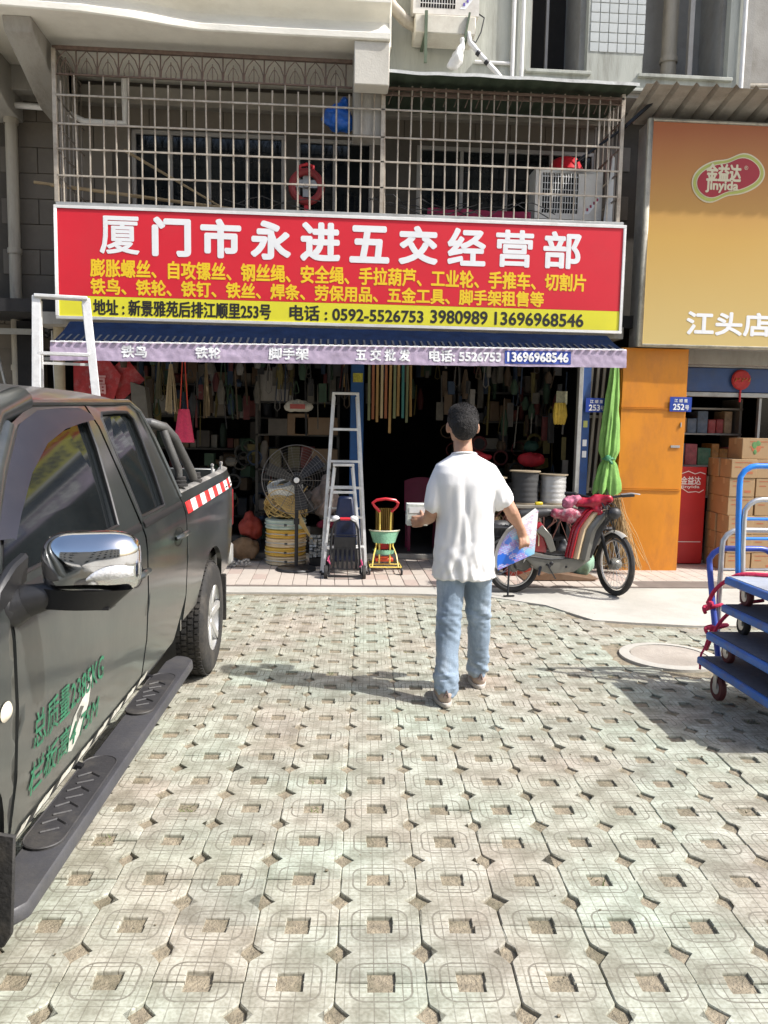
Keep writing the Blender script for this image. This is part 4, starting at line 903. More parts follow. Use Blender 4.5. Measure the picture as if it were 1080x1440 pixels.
q.tube([(.45, 8.05, .10), (.47, 8.1, .22), (.50, 8.2, .30), (.49, 8.2, .44)], .008, 6).tube([(.72, 8.05, .10), (.70, 8.1, .22), (.67, 8.2, .30), (.68, 8.2, .44)], .008, 6)
part('frame', q, yt, st)
def wv(z0, z1, r0, r1):
    return B().grid(lambda u, v: (.585+(r0+(r1-r0)*v)*math.cos(math.pi*(1+u)), 8.26+.12*math.sin(math.pi*(1+u)), z0+(z1-z0)*v+.003*math.sin(u*90)), 60, 8)
part('woven_back', wv(.33, .455, .115, .155), gwv, st); part('woven_seat', wv(.215, .26, .10, .12), gwv, st)
part('seat_rim', B().tube([(.585+.157*math.cos(math.pi*(1+i/16)), 8.26+.122*math.sin(math.pi*(1+i/16)), .458) for i in range(17)], .008, 6), M('cream rim', (.6, .58, .42), .5), st)
part('seat_block', B().box(.49, .68, 8.2, 8.34, .13, .17), M('orange red seat', (.60, .08, .03), .5, 0, .15, 8, .1), st, .01)
part('footrest', B().box(.54, .63, 8.22, 8.25, .26, .33), redm, st, .008)
for xx, yy in ((.425, 8.40), (.755, 8.05), (.425, 8.05), (.755, 8.40)):
    part('wheel', B().lathe([(0, -.01), (.035, -.01), (.04, 0), (.035, .01), (0, .01)], (xx, yy, .058), 'x', 18), black, st)
single('bristle_bundle', B().grid(lambda u, v: (.50+.19*u, 8.42+.02*math.sin(u*60), .25+.42*v), 60, 2), M('ochre broom fibre', (.38, .25, .06), .8, 0, .3, 50, .3, stretch=(9, 1, .5)), 'bundle of ochre broom fibres behind the stroller chair', 'bundle')

# goods either side: sparse lists of simple objects with shape
def bag(name, label, c, r, m, grp=None, fold=.02, cat='bag', neck=True):
    t = thing(name, label, cat, (c[0], c[1], c[2]), 0, grp); b_ = B().ell((c[0], c[1], c[2]+r[2]), r)
    if neck: b_.limb([(c[0], c[1], c[2]+r[2]*1.7, r[0]*.5), (c[0], c[1], c[2]+r[2]*2.15, r[0]*.2)])
    blob('body', b_, max(.012, min(r)/7), m, t, lambda p: fold*nz(p.x*14, p.y*14, p.z*10), 1); return t
# hanging things along the front of the opening
def mop(x, y, z0, z1, m, label, n=22, wd=.07, cat='mop'):
    t = thing('hanging_mop', label, cat, (x, y, z0)); q = B()
    for i in range(n):
        a = rnd.uniform(-1, 1); b_ = rnd.uniform(-1, 1); q.tube([(x+a*wd*.15, y+b_*.01, z1), (x+a*wd*.6, y+b_*.03, (z0*.5+z1*.5)), (x+a*wd*.9, y+b_*.04, z0+rnd.uniform(0, .06)), (x+a*wd*.7, y+b_*.04, z0+.03)], .006, 5)
    part('strands', q, m, t); part('hook', B().cyl((x, y, z1-.02), (x, y, 2.3), .005, n=5), galv, t); return t
tan = M('tan cotton cord', (.34, .26, .15), .9, 0, .2, 30, .3)
mop(-1.62, 8.4, 1.62, 2.12, tan, 'hank of tan cotton cord hanging under the valance, left')
mop(-1.28, 8.5, 1.58, 2.15, M('brown cord', (.14, .10, .05), .9), 'hank of brown cord hanging right of the pink net bag', 10, .035)
mop(-1.78, 8.6, 1.75, 2.15, M('olive cord', (.10, .09, .05), .9), 'dark olive cord hank left of the tan one', 8, .04)
pk = M('pink red net', (.60, .03, .09), .6, 0, .2, 40, .3)
t = thing('net_bag', 'pink red net bag hanging by long straps in the entrance, left', 'net bag', (-1.49, 8.4, 1.33))
part('body', B().grid(lambda u, v: (-1.49+(.105-.05*v)*math.cos(u*6.283), 8.4+(.05-.02*v)*math.sin(u*6.283)*(1+.15*math.sin(u*40)), 1.33+.34*v), 48, 8), pk, t)
part('strap', B().bar((-1.53, 8.4, 1.66), (-1.50, 8.4, 2.2), .015, .008).bar((-1.45, 8.4, 1.66), (-1.48, 8.4, 2.2), .02, .008), M('orange strap', (.6, .06, .03), .6), t)
t = thing('red_poster', 'faded red lucky poster leaning behind the step ladder, far left', 'poster', (-2.45, 8.75, 1.7))
part('sheet', B().add([(-2.72, 8.82, 1.76), (-2.34, 8.80, 1.62), (-2.22, 8.80, 2.02), (-2.36, 8.82, 2.2), (-2.72, 8.82, 2.15)], [(0, 1, 2, 3, 4)]), M('faded red paper', (.40, .03, .03), .7, 0, .25, 12, .1, dirt=.4, dcol=(.45, .3, .28), dscale=9), t, smooth=False)
part('sheet', B().add([(-2.30, 8.84, 1.72), (-2.02, 8.84, 1.98), (-2.22, 8.84, 2.22), (-2.34, 8.84, 2.1)], [(0, 1, 2, 3)]), M('faded red paper'), t, smooth=False) if 0 else part('sheet', B().add([(-2.28, 8.84, 1.70), (-1.98, 8.84, 1.98), (-2.18, 8.84, 2.22), (-2.32, 8.84, 2.1)], [(0, 1, 2, 3)]), MC['faded red paper'], t, smooth=False)
text(t, '福', -2.55, -2.38, 1.82, 2.02, 8.79, M('pink print', (.6, .3, .28), .6), .004)
single('panel_stack', B().prism([(-2.05, .9), (-1.85, .9), (-1.95, 1.9), (-2.1, 1.95)], 8.7, 8.9), M('dusty sheet goods', (.13, .12, .10), .8, 0, .3, 4, .2, dirt=.4), 'dusty sheet goods leaning inside the left end of the shop', 'sheets')
# roller of shelving left back and right
sh_m = M('shelf steel', (.045, .043, .04), .5, .4, .2, 6, .05, dirt=.4)
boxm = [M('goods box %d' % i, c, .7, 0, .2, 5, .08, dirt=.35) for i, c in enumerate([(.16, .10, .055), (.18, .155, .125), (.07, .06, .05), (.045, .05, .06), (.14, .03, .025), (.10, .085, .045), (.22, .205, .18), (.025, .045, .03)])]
def rack(label, x0, x1, y0, y1, zs, side=None):
    t = thing('storage_rack', label, 'rack', ((x0+x1)/2, (y0+y1)/2, .055))
    for z in zs: part('shelf', B().box(x0, x1, y0, y1, z, z+.02), sh_m, t)
    for x in (x0, x1-.03):
        for y in (y0, y1-.03): part('upright', B().box(x, x+.03, y, y+.03, .055, zs[-1]+.3), sh_m, t)
    return t
ORD = ['first', 'second', 'third', 'fourth', 'fifth', 'sixth', 'seventh', 'eighth', 'ninth', 'tenth', 'eleventh', 'twelfth', 'thirteenth', 'fourteenth', 'fifteenth', 'sixteenth', 'seventeenth', 'eighteenth', 'nineteenth', 'twentieth']
CN = ['brown', 'beige', 'dark', 'slate', 'dull red', 'olive', 'pale', 'dark green']
def fill(x0, x1, y, zs, where, grp, hm=.26, dens=1., dp=.25):
    for si, z in enumerate(zs):
        x = x0; n = 0
        while x < x1-.06:
            wd = rnd.uniform(.06, .19)
            if rnd.random() < dens:
                h = rnd.uniform(.12, hm); c_ = rnd.randrange(8)
                if rnd.random() < .3: b_ = B().lathe([(0, z+.022), (wd*.32, z+.022), (wd*.36, z+.03), (wd*.36, z+h*.8), (wd*.2, z+h), (0, z+h)], (x+wd/2, y+.12, 0), n=14); nm = 'tin'
                else: b_ = B().box(x, x+wd-.008, y+rnd.uniform(0, .06), y+dp, z+.021, z+h); nm = 'box'
                single('goods_'+nm, b_, boxm[c_], '%s %s, %s from left, %s shelf up, %s' % (CN[c_], nm, ORD[n], ORD[si], where), nm, grp+(' tins' if nm == 'tin' else ' boxes'), bev=.005); n += 1
            x += wd
rack('tall dark rack of hardware along the back left of the shop', -2.6, -.65, 10.2, 10.6, (.35, .8, 1.2, 1.6, 2.0))
fill(-2.5, -.7, 10.22, (.35, .8, 1.2, 1.6, 2.0), 'back left rack', 'back left rack', .36)
rack('rack with cartons behind the pedestal fan', -.85, .12, 9.35, 9.75, (.5, 1.0, 1.4, 1.78))
fill(-.82, .08, 9.38, (.5, 1.0), 'rack behind the fan', 'rack behind fan', .36)
for x0, x1, z0, z1, mm, l in [(-.82, -.42, 1.80, 2.14, 6, 'pale carton on the top shelf behind the fan'), (-.40, .10, 1.42, 1.62, 0, 'flat brown carton on the shelf left of the blue post'), (-.20, .10, 1.10, 1.26, 0, 'brown carton right behind the fan guard'), (-.48, -.24, 1.41, 1.66, 0, 'upright reddish brown carton behind the fan'), (-.70, -.48, 1.41, 1.60, 2, 'dull dark carton on the second shelf behind the fan')]:
    single('carton', B().box(x0, x1, 9.30, 9.6, z0, z1), boxm[mm], l, 'carton', bev=.005)
t = bag('printed_sack', 'printed white sack hanging below the valance above the fan', (-.33, 8.7, 1.66), (.16, .06, .07), M('white woven sack', (.38, .36, .30), .7, 0, .2, 40, .3), fold=.03, neck=False, cat='sack')
part('print', B().box(-.42, -.26, 8.628, 8.631, 1.70, 1.75), M('sack print red', (.3, .06, .05), .7), t)
bag('red_sack', 'dark red sack on the floor left of the hose rolls', (-.86, 8.95, .25), (.13, .1, .14), M('brick red sack', (.28, .035, .02), .7, 0, .2, 20, .3), fold=.04, cat='sack')
bag('brown_sack', 'brown sack slumped left of the hose rolls', (-.92, 8.85, .02), (.17, .13, .13), M('brown sack', (.20, .12, .06), .8, 0, .2, 20, .3), fold=.04, neck=False, cat='sack')
bag('grey_sack', 'pinkish grey sack behind the ladders', (-.03, 8.95, .50), (.15, .1, .2), M('pinkish sack', (.28, .22, .19), .8, 0, .2, 20, .3), fold=.05, cat='sack')
q = B()
for k in range(40): a = Vector((-.92+rnd.uniform(-.14, .1), 8.45+rnd.uniform(-.05, .05), .045+rnd.uniform(0, .06))); q.ell(a, (.018, .018, .012), 6)
single('metal_fittings', q, galv, 'small pile of pale metal fittings on the tiles beside the truck tail', 'fittings')['kind'] = 'stuff'
t = thing('wrapped_crate', 'crate of chequered grey packets between the hose rolls and the ladders', 'crate', (-.09, 8.5, .02))
part('crate', B().box(-.20, .02, 8.5, 8.7, .02, .12), blackm, t, .008)
q = B()
for i in range(5):
    for j in range(7): q.obox((-.18+i*.045, 8.5+rnd.uniform(-.01, .01), .14+j*.035), (.034, .05, .026), (rnd.uniform(-.3, .3), 0, rnd.uniform(-.4, .4)))
part('packets', q, M('silver packets', (.33, .34, .33), .35, .3, .3, 60, .2), t)['kind'] = 'stuff'
bag('crumpled_rag', 'crumpled maroon rag behind the ladders, beside the crate', (-.02, 8.75, .40), (.1, .08, .05), M('maroon rag', (.2, .015, .04), .8), fold=.03, neck=False, cat='rag')
# hanging saw blades / rulers to the right of the post
hb = [(.40, .24, .08), (.30, .15, .05), (.46, .36, .20), (.18, .20, .10), (.34, .12, .05)]
HB = [M('strip goods %d' % i, c, .6, 0, .15, 8, .05) for i, c in enumerate(hb)]
for i in range(11):
    x = .44+i*.047; z0 = 1.60+rnd.uniform(-.05, .12)-(.1 if i == 5 else 0)
    single('hanging_strip', B().bar((x, 9.0+rnd.uniform(-.05, .05), z0), (x+rnd.gauss(0, .008), 9.0, 2.35), .028, .006), HB[rnd.randrange(5)] if i != 8 else M('teal strip', (.03, .16, .15), .5), 'narrow hanging strip, %s to the right of the blue post' % ['first', 'second', 'third', 'fourth', 'fifth', 'sixth', 'seventh', 'eighth', 'ninth (teal)', 'tenth', 'eleventh'][i], 'strip', 'strips hanging right of the blue post')
single('hanging_strip', B().bar((.16, 9.02, 1.96), (.155, 9.02, 2.35), .05, .006), HB[0], 'short ochre strip hanging left of the blue post', 'strip')
t = thing('backed_chair', 'dark red plastic chair inside the shop behind the walking person', 'chair', (1.14, 9.6, .055)); cm_ = M('wine red plastic', (.20, .012, .05), .4, 0, .1, 6, .03)
part('backrest', B().grid(lambda u, v: (.93+.42*u-.0, 9.75-.03*math.sin(3.1*u)+.05*v, .5+.42*v-.05*(2*u-1)**2*v), 12, 8), cm_, t); part('seat', B().box(.93, 1.35, 9.4, 9.76, .45, .48), cm_, t, .012)
for x in (.96, 1.30):
    for y in (9.43, 9.72): part('leg', B().bar((x, y, .055), (x, y, .45), .035, .035), cm_, t)
# right side of shop: wire drums on a bench, shelves
rack('rack of small hardware along the right side of the shop', 1.55, 2.55, 9.7, 10.1, (.9, 1.25, 1.6, 1.95))
fill(1.58, 2.5, 9.72, (.9, 1.25, 1.6, 1.95), 'right hand rack', 'right rack', .30, .95)
bench = thing('work_bench', 'low dark bench carrying wire drums behind the electric scooter', 'bench', (2.1, 8.5, .02))
part('bench_top', B().box(1.55, 2.62, 8.22, 8.7, .70, .735), M('bench board', (.22, .20, .16), .7, 0, .2, 6, .1, dirt=.4), bench, .005)
for x in (1.6, 2.52):
    for y in (8.27, 8.64): part('bench_leg', B().box(x, x+.04, y, y+.04, .02, .70), blackm, bench)
part('lower_shelf', B().box(1.6, 2.58, 8.26, 8.68, .36, .38), blackm, bench)
wm_ = M('grey wound wire', (.40, .38, .33), .5, .3, .2, 5, .3, 30, stretch=(.6, .6, 22)); wdk = M('dark drum core', (.05, .05, .05), .7, 0, .2, 5, .1)
def drum(x, y, z0, z1, r, m, label):
    t = thing('wire_drum', label, 'wire drum', (x, y, z0)); h = z1-z0; pr = [(0, z0+.012)]
    for i in range(12): pr += [(r*.86+.004*(i % 2), z0+.015+(h-.03)*i/12), (r*.86+.004*((i+1) % 2), z0+.015+(h-.03)*(i+.9)/12)]
    part('winding', B().lathe(pr+[(0, z1-.014)], (x, y, 0), n=28), m, t)
    for zz in (z0, z1-.014): part('flange', B().lathe([(0, zz), (r, zz), (r, zz+.012), (0, zz+.012)], (x, y, 0), n=28), M('drum plywood', (.30, .24, .16), .7, 0, .2, 7, .1), t)
drum(1.74, 8.45, .737, 1.02, .165, wm_, 'wire drum nearest the person, on the bench')
drum(2.10, 8.45, .737, 1.09, .165, wdk, 'dark drum in the middle of the bench')
drum(2.41, 8.45, .737, 1.06, .155, M('silver wound wire', (.55, .54, .52), .4, .4, .15, 5, .3, 30, stretch=(.6, .6, 22)), 'silver wire drum at the right end of the bench')
drum(2.13, 8.42, .382, .68, .18, wm_, 'large wire drum on the lower shelf of the bench')
q = B()
for k in range(22): 
    r0 = rnd.uniform(.06, .13); cx = 1.72; q.tube([(cx+r0*math.cos(a*.52+k), 8.3+.06*math.sin(a*.52+k), .52+r0*math.sin(a*.52+k*.6)) for a in range(12)], .004, 4, closed=True)
single('wire_coil', q, M('tan wire', (.33, .24, .12), .5, .2), 'loose coil of tan wire on the lower shelf near the person', 'wire coil')
GL = [('black crate of coiled hose under the left end of the bench', 'crate', 1.62, 8.16, .02, .30, .22, .34, 'black plastic'), ('rust red tool chest on the tiles below the bench', 'tool chest', 1.98, 8.12, .02, .28, .2, .20, 'brick red sack'), ('grey pail beside the red tool chest under the bench', 'pail', 2.28, 8.14, .02, .2, .2, .24, 'galvanised sheet'), ('dark bundle of gear on the tiles left of the pale green sack', 'bundle', 2.45, 8.10, .02, .16, .14, .42, 'black plastic')]
for l_, c_, x, y, z, wd, dp, h, mm in GL:
    if c_ == 'pail': single('pail', B().lathe([(0, z), (.075, z), (.1, z+h), (.106, z+h), (.106, z+h-.012), (.09, z+h-.01), (.07, z+.02), (0, z+.02)], (x, y, 0), n=24), MC[mm], l_, c_)
    elif c_ == 'bundle': bag('gear_bundle', l_, (x, y, z), (wd*.5, dp*.5, h*.4), MC[mm], fold=.04, cat='bundle')
    else:
        t = thing(c_.replace(' ', '_'), l_, c_, (x, y, z)); part('body', B().box(x-wd/2, x+wd/2, y-dp/2, y+dp/2, z, z+h), MC[mm], t, .012, seg=2)
        part('rim', B().box(x-wd/2-.006, x+wd/2+.006, y-dp/2-.006, y-dp/2+.004, z+h-.03, z+h-.008), galv, t)
        if c_ == 'crate': part('hose', B().tube([(x+.10*math.cos(a*.5), y+.07*math.sin(a*.5), z+h+.006*a/3) for a in range(30)], .014, 6), M('olive hose', (.09, .10, .03), .5), t)
        else: part('handle', B().tube([(x-.05, y-dp/2-.003, z+h*.6), (x-.05, y-dp/2-.03, z+h*.6), (x+.05, y-dp/2-.03, z+h*.6), (x+.05, y-dp/2-.003, z+h*.6)], .006, 6), blackm, t)
q = B()
for k in range(26):
    x = rnd.uniform(1.5, 2.6); q.tube([(x, 8.2+rnd.uniform(-.05, .0), .70), (x+rnd.gauss(0, .05), 8.17, .60-rnd.uniform(0, .1)), (x+rnd.gauss(0, .09), 8.18, .42-rnd.uniform(0, .25))], rnd.uniform(.003, .008), 4)
single('hanging_cords', q, M('dull red brown cord', (.13, .05, .035), .8), '', '', kind='stuff')
single('yellow_cutter', B().box(2.17, 2.25, 8.24, 8.28, .737, .77), M('yellow plastic', (.65, .50, .03), .4), 'small yellow tool lying on the bench edge', 'tool', bev=.008)
for (x, y, z, r, l) in [(1.60, 9.0, 1.16, (.15, .1, .05), 'red folded goods on a shelf right behind the head height of the person'), (2.2, 9.0, 1.10, (.17, .1, .085), 'red cloth bundle above the dark drum')]:
    bag('red_bundle', l, (x+.1, y, z), r, M('bright red cloth', (.40, .01, .02), .7, 0, .2, 9, .2), fold=.02, neck=False, cat='bundle')
bag('green_bundle', 'dark green bundle above the red cloth bundle', (2.32, 9.1, 1.26), (.09, .08, .07), M('dark green cloth', (.01, .05, .035), .7), fold=.02, neck=False, cat='bundle')
t = thing('yellow_gloves', 'bunch of yellow gloves hanging at the right side of the entrance', 'gloves', (2.48, 8.5, 1.58)); ygl = M('yellow glove', (.50, .34, .04), .7, 0, .3, 20, .2)
for i in range(4): part('glove', B().limb([(2.42+i*.03, 8.5, 1.80, .02), (2.41+i*.035, 8.48, 1.68, .026), (2.42+i*.03, 8.5, 1.60, .018)], 8), ygl, t)
part('card', B().box(2.42, 2.54, 8.5, 8.505, 1.80, 1.94), M('dull card', (.25, .24, .15), .6, 0, .4, 40), t)
# right hand jamb: steel post, blue strip, lattice of pale poles, plate, umbrella
single('steel_jamb', B().box(2.62, 2.665, 8.36, 8.44, .6, 2.3), galv, 'grey steel jamb at the right side of the shop entrance', 'post', bev=.003)
bj = thing('blue_banner', 'narrow blue strip with small stickers at the right side of the entrance', 'banner', (2.72, 8.4, .8))
part('strip', B().box(2.672, 2.76, 8.40, 8.412, .82, 2.3), M('blue strip', (.02, .07, .22), .55, 0, .25, 6, .05, dirt=.3), bj)
for z, c in ((1.56, 0), (1.36, 1), (1.24, 1)): part('sticker', B().box(2.695, 2.74, 8.395, 8.399, z, z+.07), textw if c else M('yellow green sticker', (.4, .42, .12), .6), bj)
lt = thing('pole_rack', 'upright pale poles leaning in a row right of the entrance', 'poles', (2.9, 8.6, .8)); pw = M('pale pole', (.46, .42, .34), .6, 0, .15, 5, .1, dirt=.4, dcol=(.2, .16, .12))
for i in range(4): part('pole', B().cyl((2.79+i*.065, 8.66, .84), (2.86+i*.07, 8.66, 2.35), .017, n=8), pw, lt)
part('crosspiece', B().bar((2.76, 8.68, .88), (3.06, 8.68, .88), .02, .03).bar((2.76, 8.69, 1.68), (3.08, 8.69, 1.68), .02, .03), pw, lt)
part('backing', B().box(2.72, 3.08, 8.72, 8.74, .3, 2.4), M('dark backing', (.05, .045, .04), .9), lt)
plate(2.70, 2.93, 8.36, 1.72, 1.87, '253', 'blue 253 house number plate on the pale poles')
um = thing('folded_umbrella', 'tall folded bright green parasol tied near its foot beside the orange pillar', 'umbrella', (3.0, 8.35, .7))
gm = M('bright green umbrella cloth', (.20, .40, .09), .75, 0, .18, 9, .3, 45, dirt=.4, dcol=(.12, .24, .07), dscale=6)
UX, UY = 2.985, 8.33
def umf(u, v):
    z = 2.28-1.34*v; a = u*6.283
    if v < .72: rr = .030+.066*(v/.72)**.8
    elif v < .80: rr = .096-.04*(v-.72)/.08
    else: rr = .056+.068*((v-.80)/.2)**.6
    rr *= 1+.20*math.sin(a*6+v*2)+.10*math.sin(a*13+v*9)+.12*nz(math.cos(a)*3, math.sin(a)*3, v*9); zz = z-(.10*abs(math.sin(a*3.5)) if v > .99 else 0)
    return (UX+rr*math.cos(a)-.03*v, UY+rr*.7*math.sin(a), zz)
part('canopy', B().grid(umf, 84, 40), gm, um)
part('tie', B().tube([(UX-.024+.060*math.cos(a*.4), UY+.048*math.sin(a*.4), 1.235+.006*math.sin(a*2)) for a in range(16)], .014, 6, closed=True).ell((UX-.05, UY-.06, 1.24), (.04, .02, .035), 8).limb([(UX-.05, UY-.06, 1.24, .012), (UX-.01, UY-.07, 1.19, .018)], 6), M('teal tie cloth', (.05, .22, .10), .6), um)
part('pole', B().cyl((UX-.02, UY, .05), (UX-.0, UY, 2.32), .014, n=8), M('pole steel', (.3, .28, .26), .4, .6), um)
q = B()
for k in range(190):
    a = Vector((3.03+rnd.uniform(-.03, .05), 8.25+rnd.uniform(-.03, .04), .78+rnd.uniform(-.1, .1))); b_ = Vector((3.12+rnd.gauss(0, .10), 8.18+rnd.gauss(0, .05), .06+abs(rnd.gauss(0, .06)))); m_ = a.lerp(b_, .5)+Vector((rnd.gauss(0, .02), 0, .0)); q.tube([a, m_, b_], .0028, 3)
t = thing('twig_broom', 'bamboo twig broom standing at the foot of the orange pillar', 'broom', (3.1, 8.2, .05))
part('twigs', q, M('straw twig', (.36, .24, .11), .8, 0, .3, 30), t)['kind'] = 'stuff'
part('broom_handle', B().cyl((3.03, 8.25, .75), (3.0, 8.36, 1.30), .014, n=8), bam, t)
bag('green_drum_bag', 'pale green sack standing behind the scooter near its front wheel', (2.62, 8.0, .02), (.13, .12, .18), M('pale green sack', (.22, .36, .26), .6, 0, .2, 12, .2, dirt=.3), fold=.03, neck=False, cat='sack')
single('rusty_tray', B().prism([(1.95, .03), (2.65, .025), (2.72, .045), (2.6, .06), (2.2, .12)], 7.75, 8.05), M('rusty sheet', (.16, .09, .05), .8, .2, .3, 9, .2, dirt=.5), 'rusty folded sheet lying on the ground behind the scooter', 'metal sheet', bev=.006)
q = B()
for k in range(14): q.box(1.3+k*.09, 1.3+k*.09+.07, 9.0, 9.3, .1, .1+rnd.uniform(.2, .55))
for k in range(14):
    x = 1.3+k*.09; h = .1+rnd.uniform(.15, .5)
    single('dark_tool_box', B().box(x, x+.082, 8.95+rnd.uniform(0, .05), 9.3, .06, h), rnd.choice(boxm[2:4]+[boxm[7]]), 'dark box on the shop floor behind the bench, %s from the left' % ORD[k], 'box', 'dark boxes behind the bench', bev=.006)
# hanging and piled small stock, too many and too dim to count
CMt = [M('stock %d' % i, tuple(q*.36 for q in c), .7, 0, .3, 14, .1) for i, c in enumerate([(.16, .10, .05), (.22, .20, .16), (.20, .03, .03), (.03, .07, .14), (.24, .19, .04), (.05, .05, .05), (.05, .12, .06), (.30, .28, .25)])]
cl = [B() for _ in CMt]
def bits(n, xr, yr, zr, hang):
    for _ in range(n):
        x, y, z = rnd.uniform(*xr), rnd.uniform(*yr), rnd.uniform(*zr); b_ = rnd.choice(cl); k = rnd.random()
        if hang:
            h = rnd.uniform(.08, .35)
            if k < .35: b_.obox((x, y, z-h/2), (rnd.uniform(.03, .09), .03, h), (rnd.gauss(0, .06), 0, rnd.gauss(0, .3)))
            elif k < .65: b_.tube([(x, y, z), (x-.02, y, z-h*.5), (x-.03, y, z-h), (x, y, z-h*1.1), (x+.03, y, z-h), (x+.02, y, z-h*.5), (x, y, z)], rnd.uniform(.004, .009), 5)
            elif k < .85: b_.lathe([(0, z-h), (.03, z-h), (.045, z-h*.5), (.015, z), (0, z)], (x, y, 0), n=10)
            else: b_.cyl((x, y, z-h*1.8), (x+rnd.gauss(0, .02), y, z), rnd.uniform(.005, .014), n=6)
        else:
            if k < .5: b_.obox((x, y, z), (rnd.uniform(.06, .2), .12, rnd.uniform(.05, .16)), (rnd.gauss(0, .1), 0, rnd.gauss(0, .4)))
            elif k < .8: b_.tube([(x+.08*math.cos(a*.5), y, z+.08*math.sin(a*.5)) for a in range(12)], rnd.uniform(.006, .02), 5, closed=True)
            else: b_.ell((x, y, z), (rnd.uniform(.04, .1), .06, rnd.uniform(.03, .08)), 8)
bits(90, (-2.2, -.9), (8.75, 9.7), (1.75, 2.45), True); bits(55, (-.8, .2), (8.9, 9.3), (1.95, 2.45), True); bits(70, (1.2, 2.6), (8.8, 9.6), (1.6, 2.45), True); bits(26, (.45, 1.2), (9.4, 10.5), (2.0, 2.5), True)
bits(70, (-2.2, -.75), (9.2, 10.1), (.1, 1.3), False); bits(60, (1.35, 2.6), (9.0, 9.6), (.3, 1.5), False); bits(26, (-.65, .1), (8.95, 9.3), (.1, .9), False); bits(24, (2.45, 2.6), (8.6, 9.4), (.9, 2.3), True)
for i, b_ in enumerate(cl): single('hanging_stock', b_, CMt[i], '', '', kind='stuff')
single('door_sill', B().box(-3.0, 3.0, 9.05, 9.12, .02, .075), render_, '', '', kind='structure', bev=.006)

# ================================================================ ELECTRIC SCOOTER (moped)
mp_ = thing('moped', 'red and grey electric moped parked sideways before the shop, front wheel turned', 'moped', (1.70, 7.25, .006))
bx, by = 1.70, 7.28
redp = M('moped red paint', (.30, .010, .02), .25, 0, .1, 7, .03, coat=.5, dirt=.2); silp = M('moped silver paint', (.17, .165, .145), .35, .3, .1, 6, .03, dirt=.35, dcol=(.2, .18, .15)); crm = M('moped cream stripe', (.52, .40, .25), .4, 0, .06, 6)
def wheel(t, c, r, rz, rim_m, tw=.024, sp=18, rimr=.76):
    Mt = Matrix.Translation(c) @ Matrix.Rotation(rz, 4, 'Z')
    def tr(b_): b_.v = [Mt @ v for v in b_.v]; return b_
    b_ = B().tube([((r-tw)*math.cos(a*.1745), 0, (r-tw)*math.sin(a*.1745)) for a in range(36)], tw, 8, closed=True)
    w_ = part('tyre', tr(b_), rubber, t)
    b_ = B().tube([(r*rimr*math.cos(a*.1745), 0, r*rimr*math.sin(a*.1745)) for a in range(36)], .011, 6, closed=True)
    part('rim', tr(b_), rim_m, w_)
    b_ = B().lathe([(0, -.05), (.04, -.05), (.055, -.02), (.055, .02), (.04, .05), (0, .05)], (0, 0, 0), 'y', 16)
    part('hub', tr(b_), silp, w_)
    b_ = B()
    for k in range(sp): a = 2*math.pi*k/sp; b_.cyl((.05*math.cos(a), .02*(-1)**k, .05*math.sin(a)), (r*rimr*math.cos(a+.25*(-1)**k), 0, r*rimr*math.sin(a+.25*(-1)**k)), .0022, n=4)
    part('spokes', tr(b_), gt, w_)
RWc = (bx+.03, by, .255); FWc = (2.655, 7.16, .30)
wheel(mp_, RWc, .25, R(6), gt, .030); wheel(mp_, FWc, .295, R(-76), gt, .026, 24)
part('rear_fork', B().tube([RWc, (2.0, by, .30), (2.12, by, .27)], .018, 8).tube([(RWc[0], by-.06, .25), (1.95, by-.06, .45)], .012, 8), blackm, mp_)
part('rear_shock', B().cyl((1.80, by-.07, .30), (1.93, by-.07, .58), .02, n=10), gt, mp_)
part('floor_body', B().prism([(1.80, .36), (1.92, .24), (2.05, .20), (2.28, .22), (2.44, .34), (2.40, .38), (2.10, .37), (1.85, .41)], by-.11, by+.11), silp, mp_, .02, seg=2)
part('floor_mat', B().box(1.98, 2.38, by-.10, by+.10, .375, .388), black, mp_, .004)
part('battery_box', B().prism([(1.82, .41), (2.02, .39), (2.02, .60), (1.96, .68), (1.84, .66)], by-.09, by+.09), redp, mp_, .025, seg=2)
part('side_cowl', B().prism([(1.90, .60), (1.96, .66), (2.05, .56), (2.10, .42), (2.04, .40), (1.98, .54)], by-.115, by-.095), silp, mp_, .006)
part('tank_stripe', B().tube([(1.85, by-.094, .63), (1.88, by-.097, .56), (1.88, by-.097, .48), (1.84, by-.094, .42)], .008, 6), crm, mp_)
part('rear_fender', B().grid(lambda u, v: (RWc[0]+.285*math.cos(R(20+140*u)), by+(v-.5)*.09, RWc[2]+.285*math.sin(R(20+140*u))), 14, 4), silp, mp_)
blob('seat', B().limb([(1.78, by, .74, .05), (1.90, by, .75, .055), (2.02, by, .765, .045), (2.10, by, .77, .02)]), .012, black, mp_)
part('seat_post', B().cyl((1.92, by, .6), (1.90, by, .74), .02, n=10), blackm, mp_)
part('belly_trim', B().tube([(1.84, by-.113, .37), (2.05, by-.114, .34), (2.40, by-.113, .365)], .007, 5).ell((2.06, by-.112, .30), (.02, .006, .02), 8).ell((2.20, by-.112, .27), (.012, .006, .012), 8).bar((1.96, by-.115, .27), (1.93, by-.16, .20), .02, .02), blackm, mp_)
part('foot_peg', B().cyl((2.02, by-.11, .29), (2.02, by-.20, .29), .012, n=8).bar((2.02, by-.12, .29), (2.10, by-.12, .16), .014, .01), black, mp_)
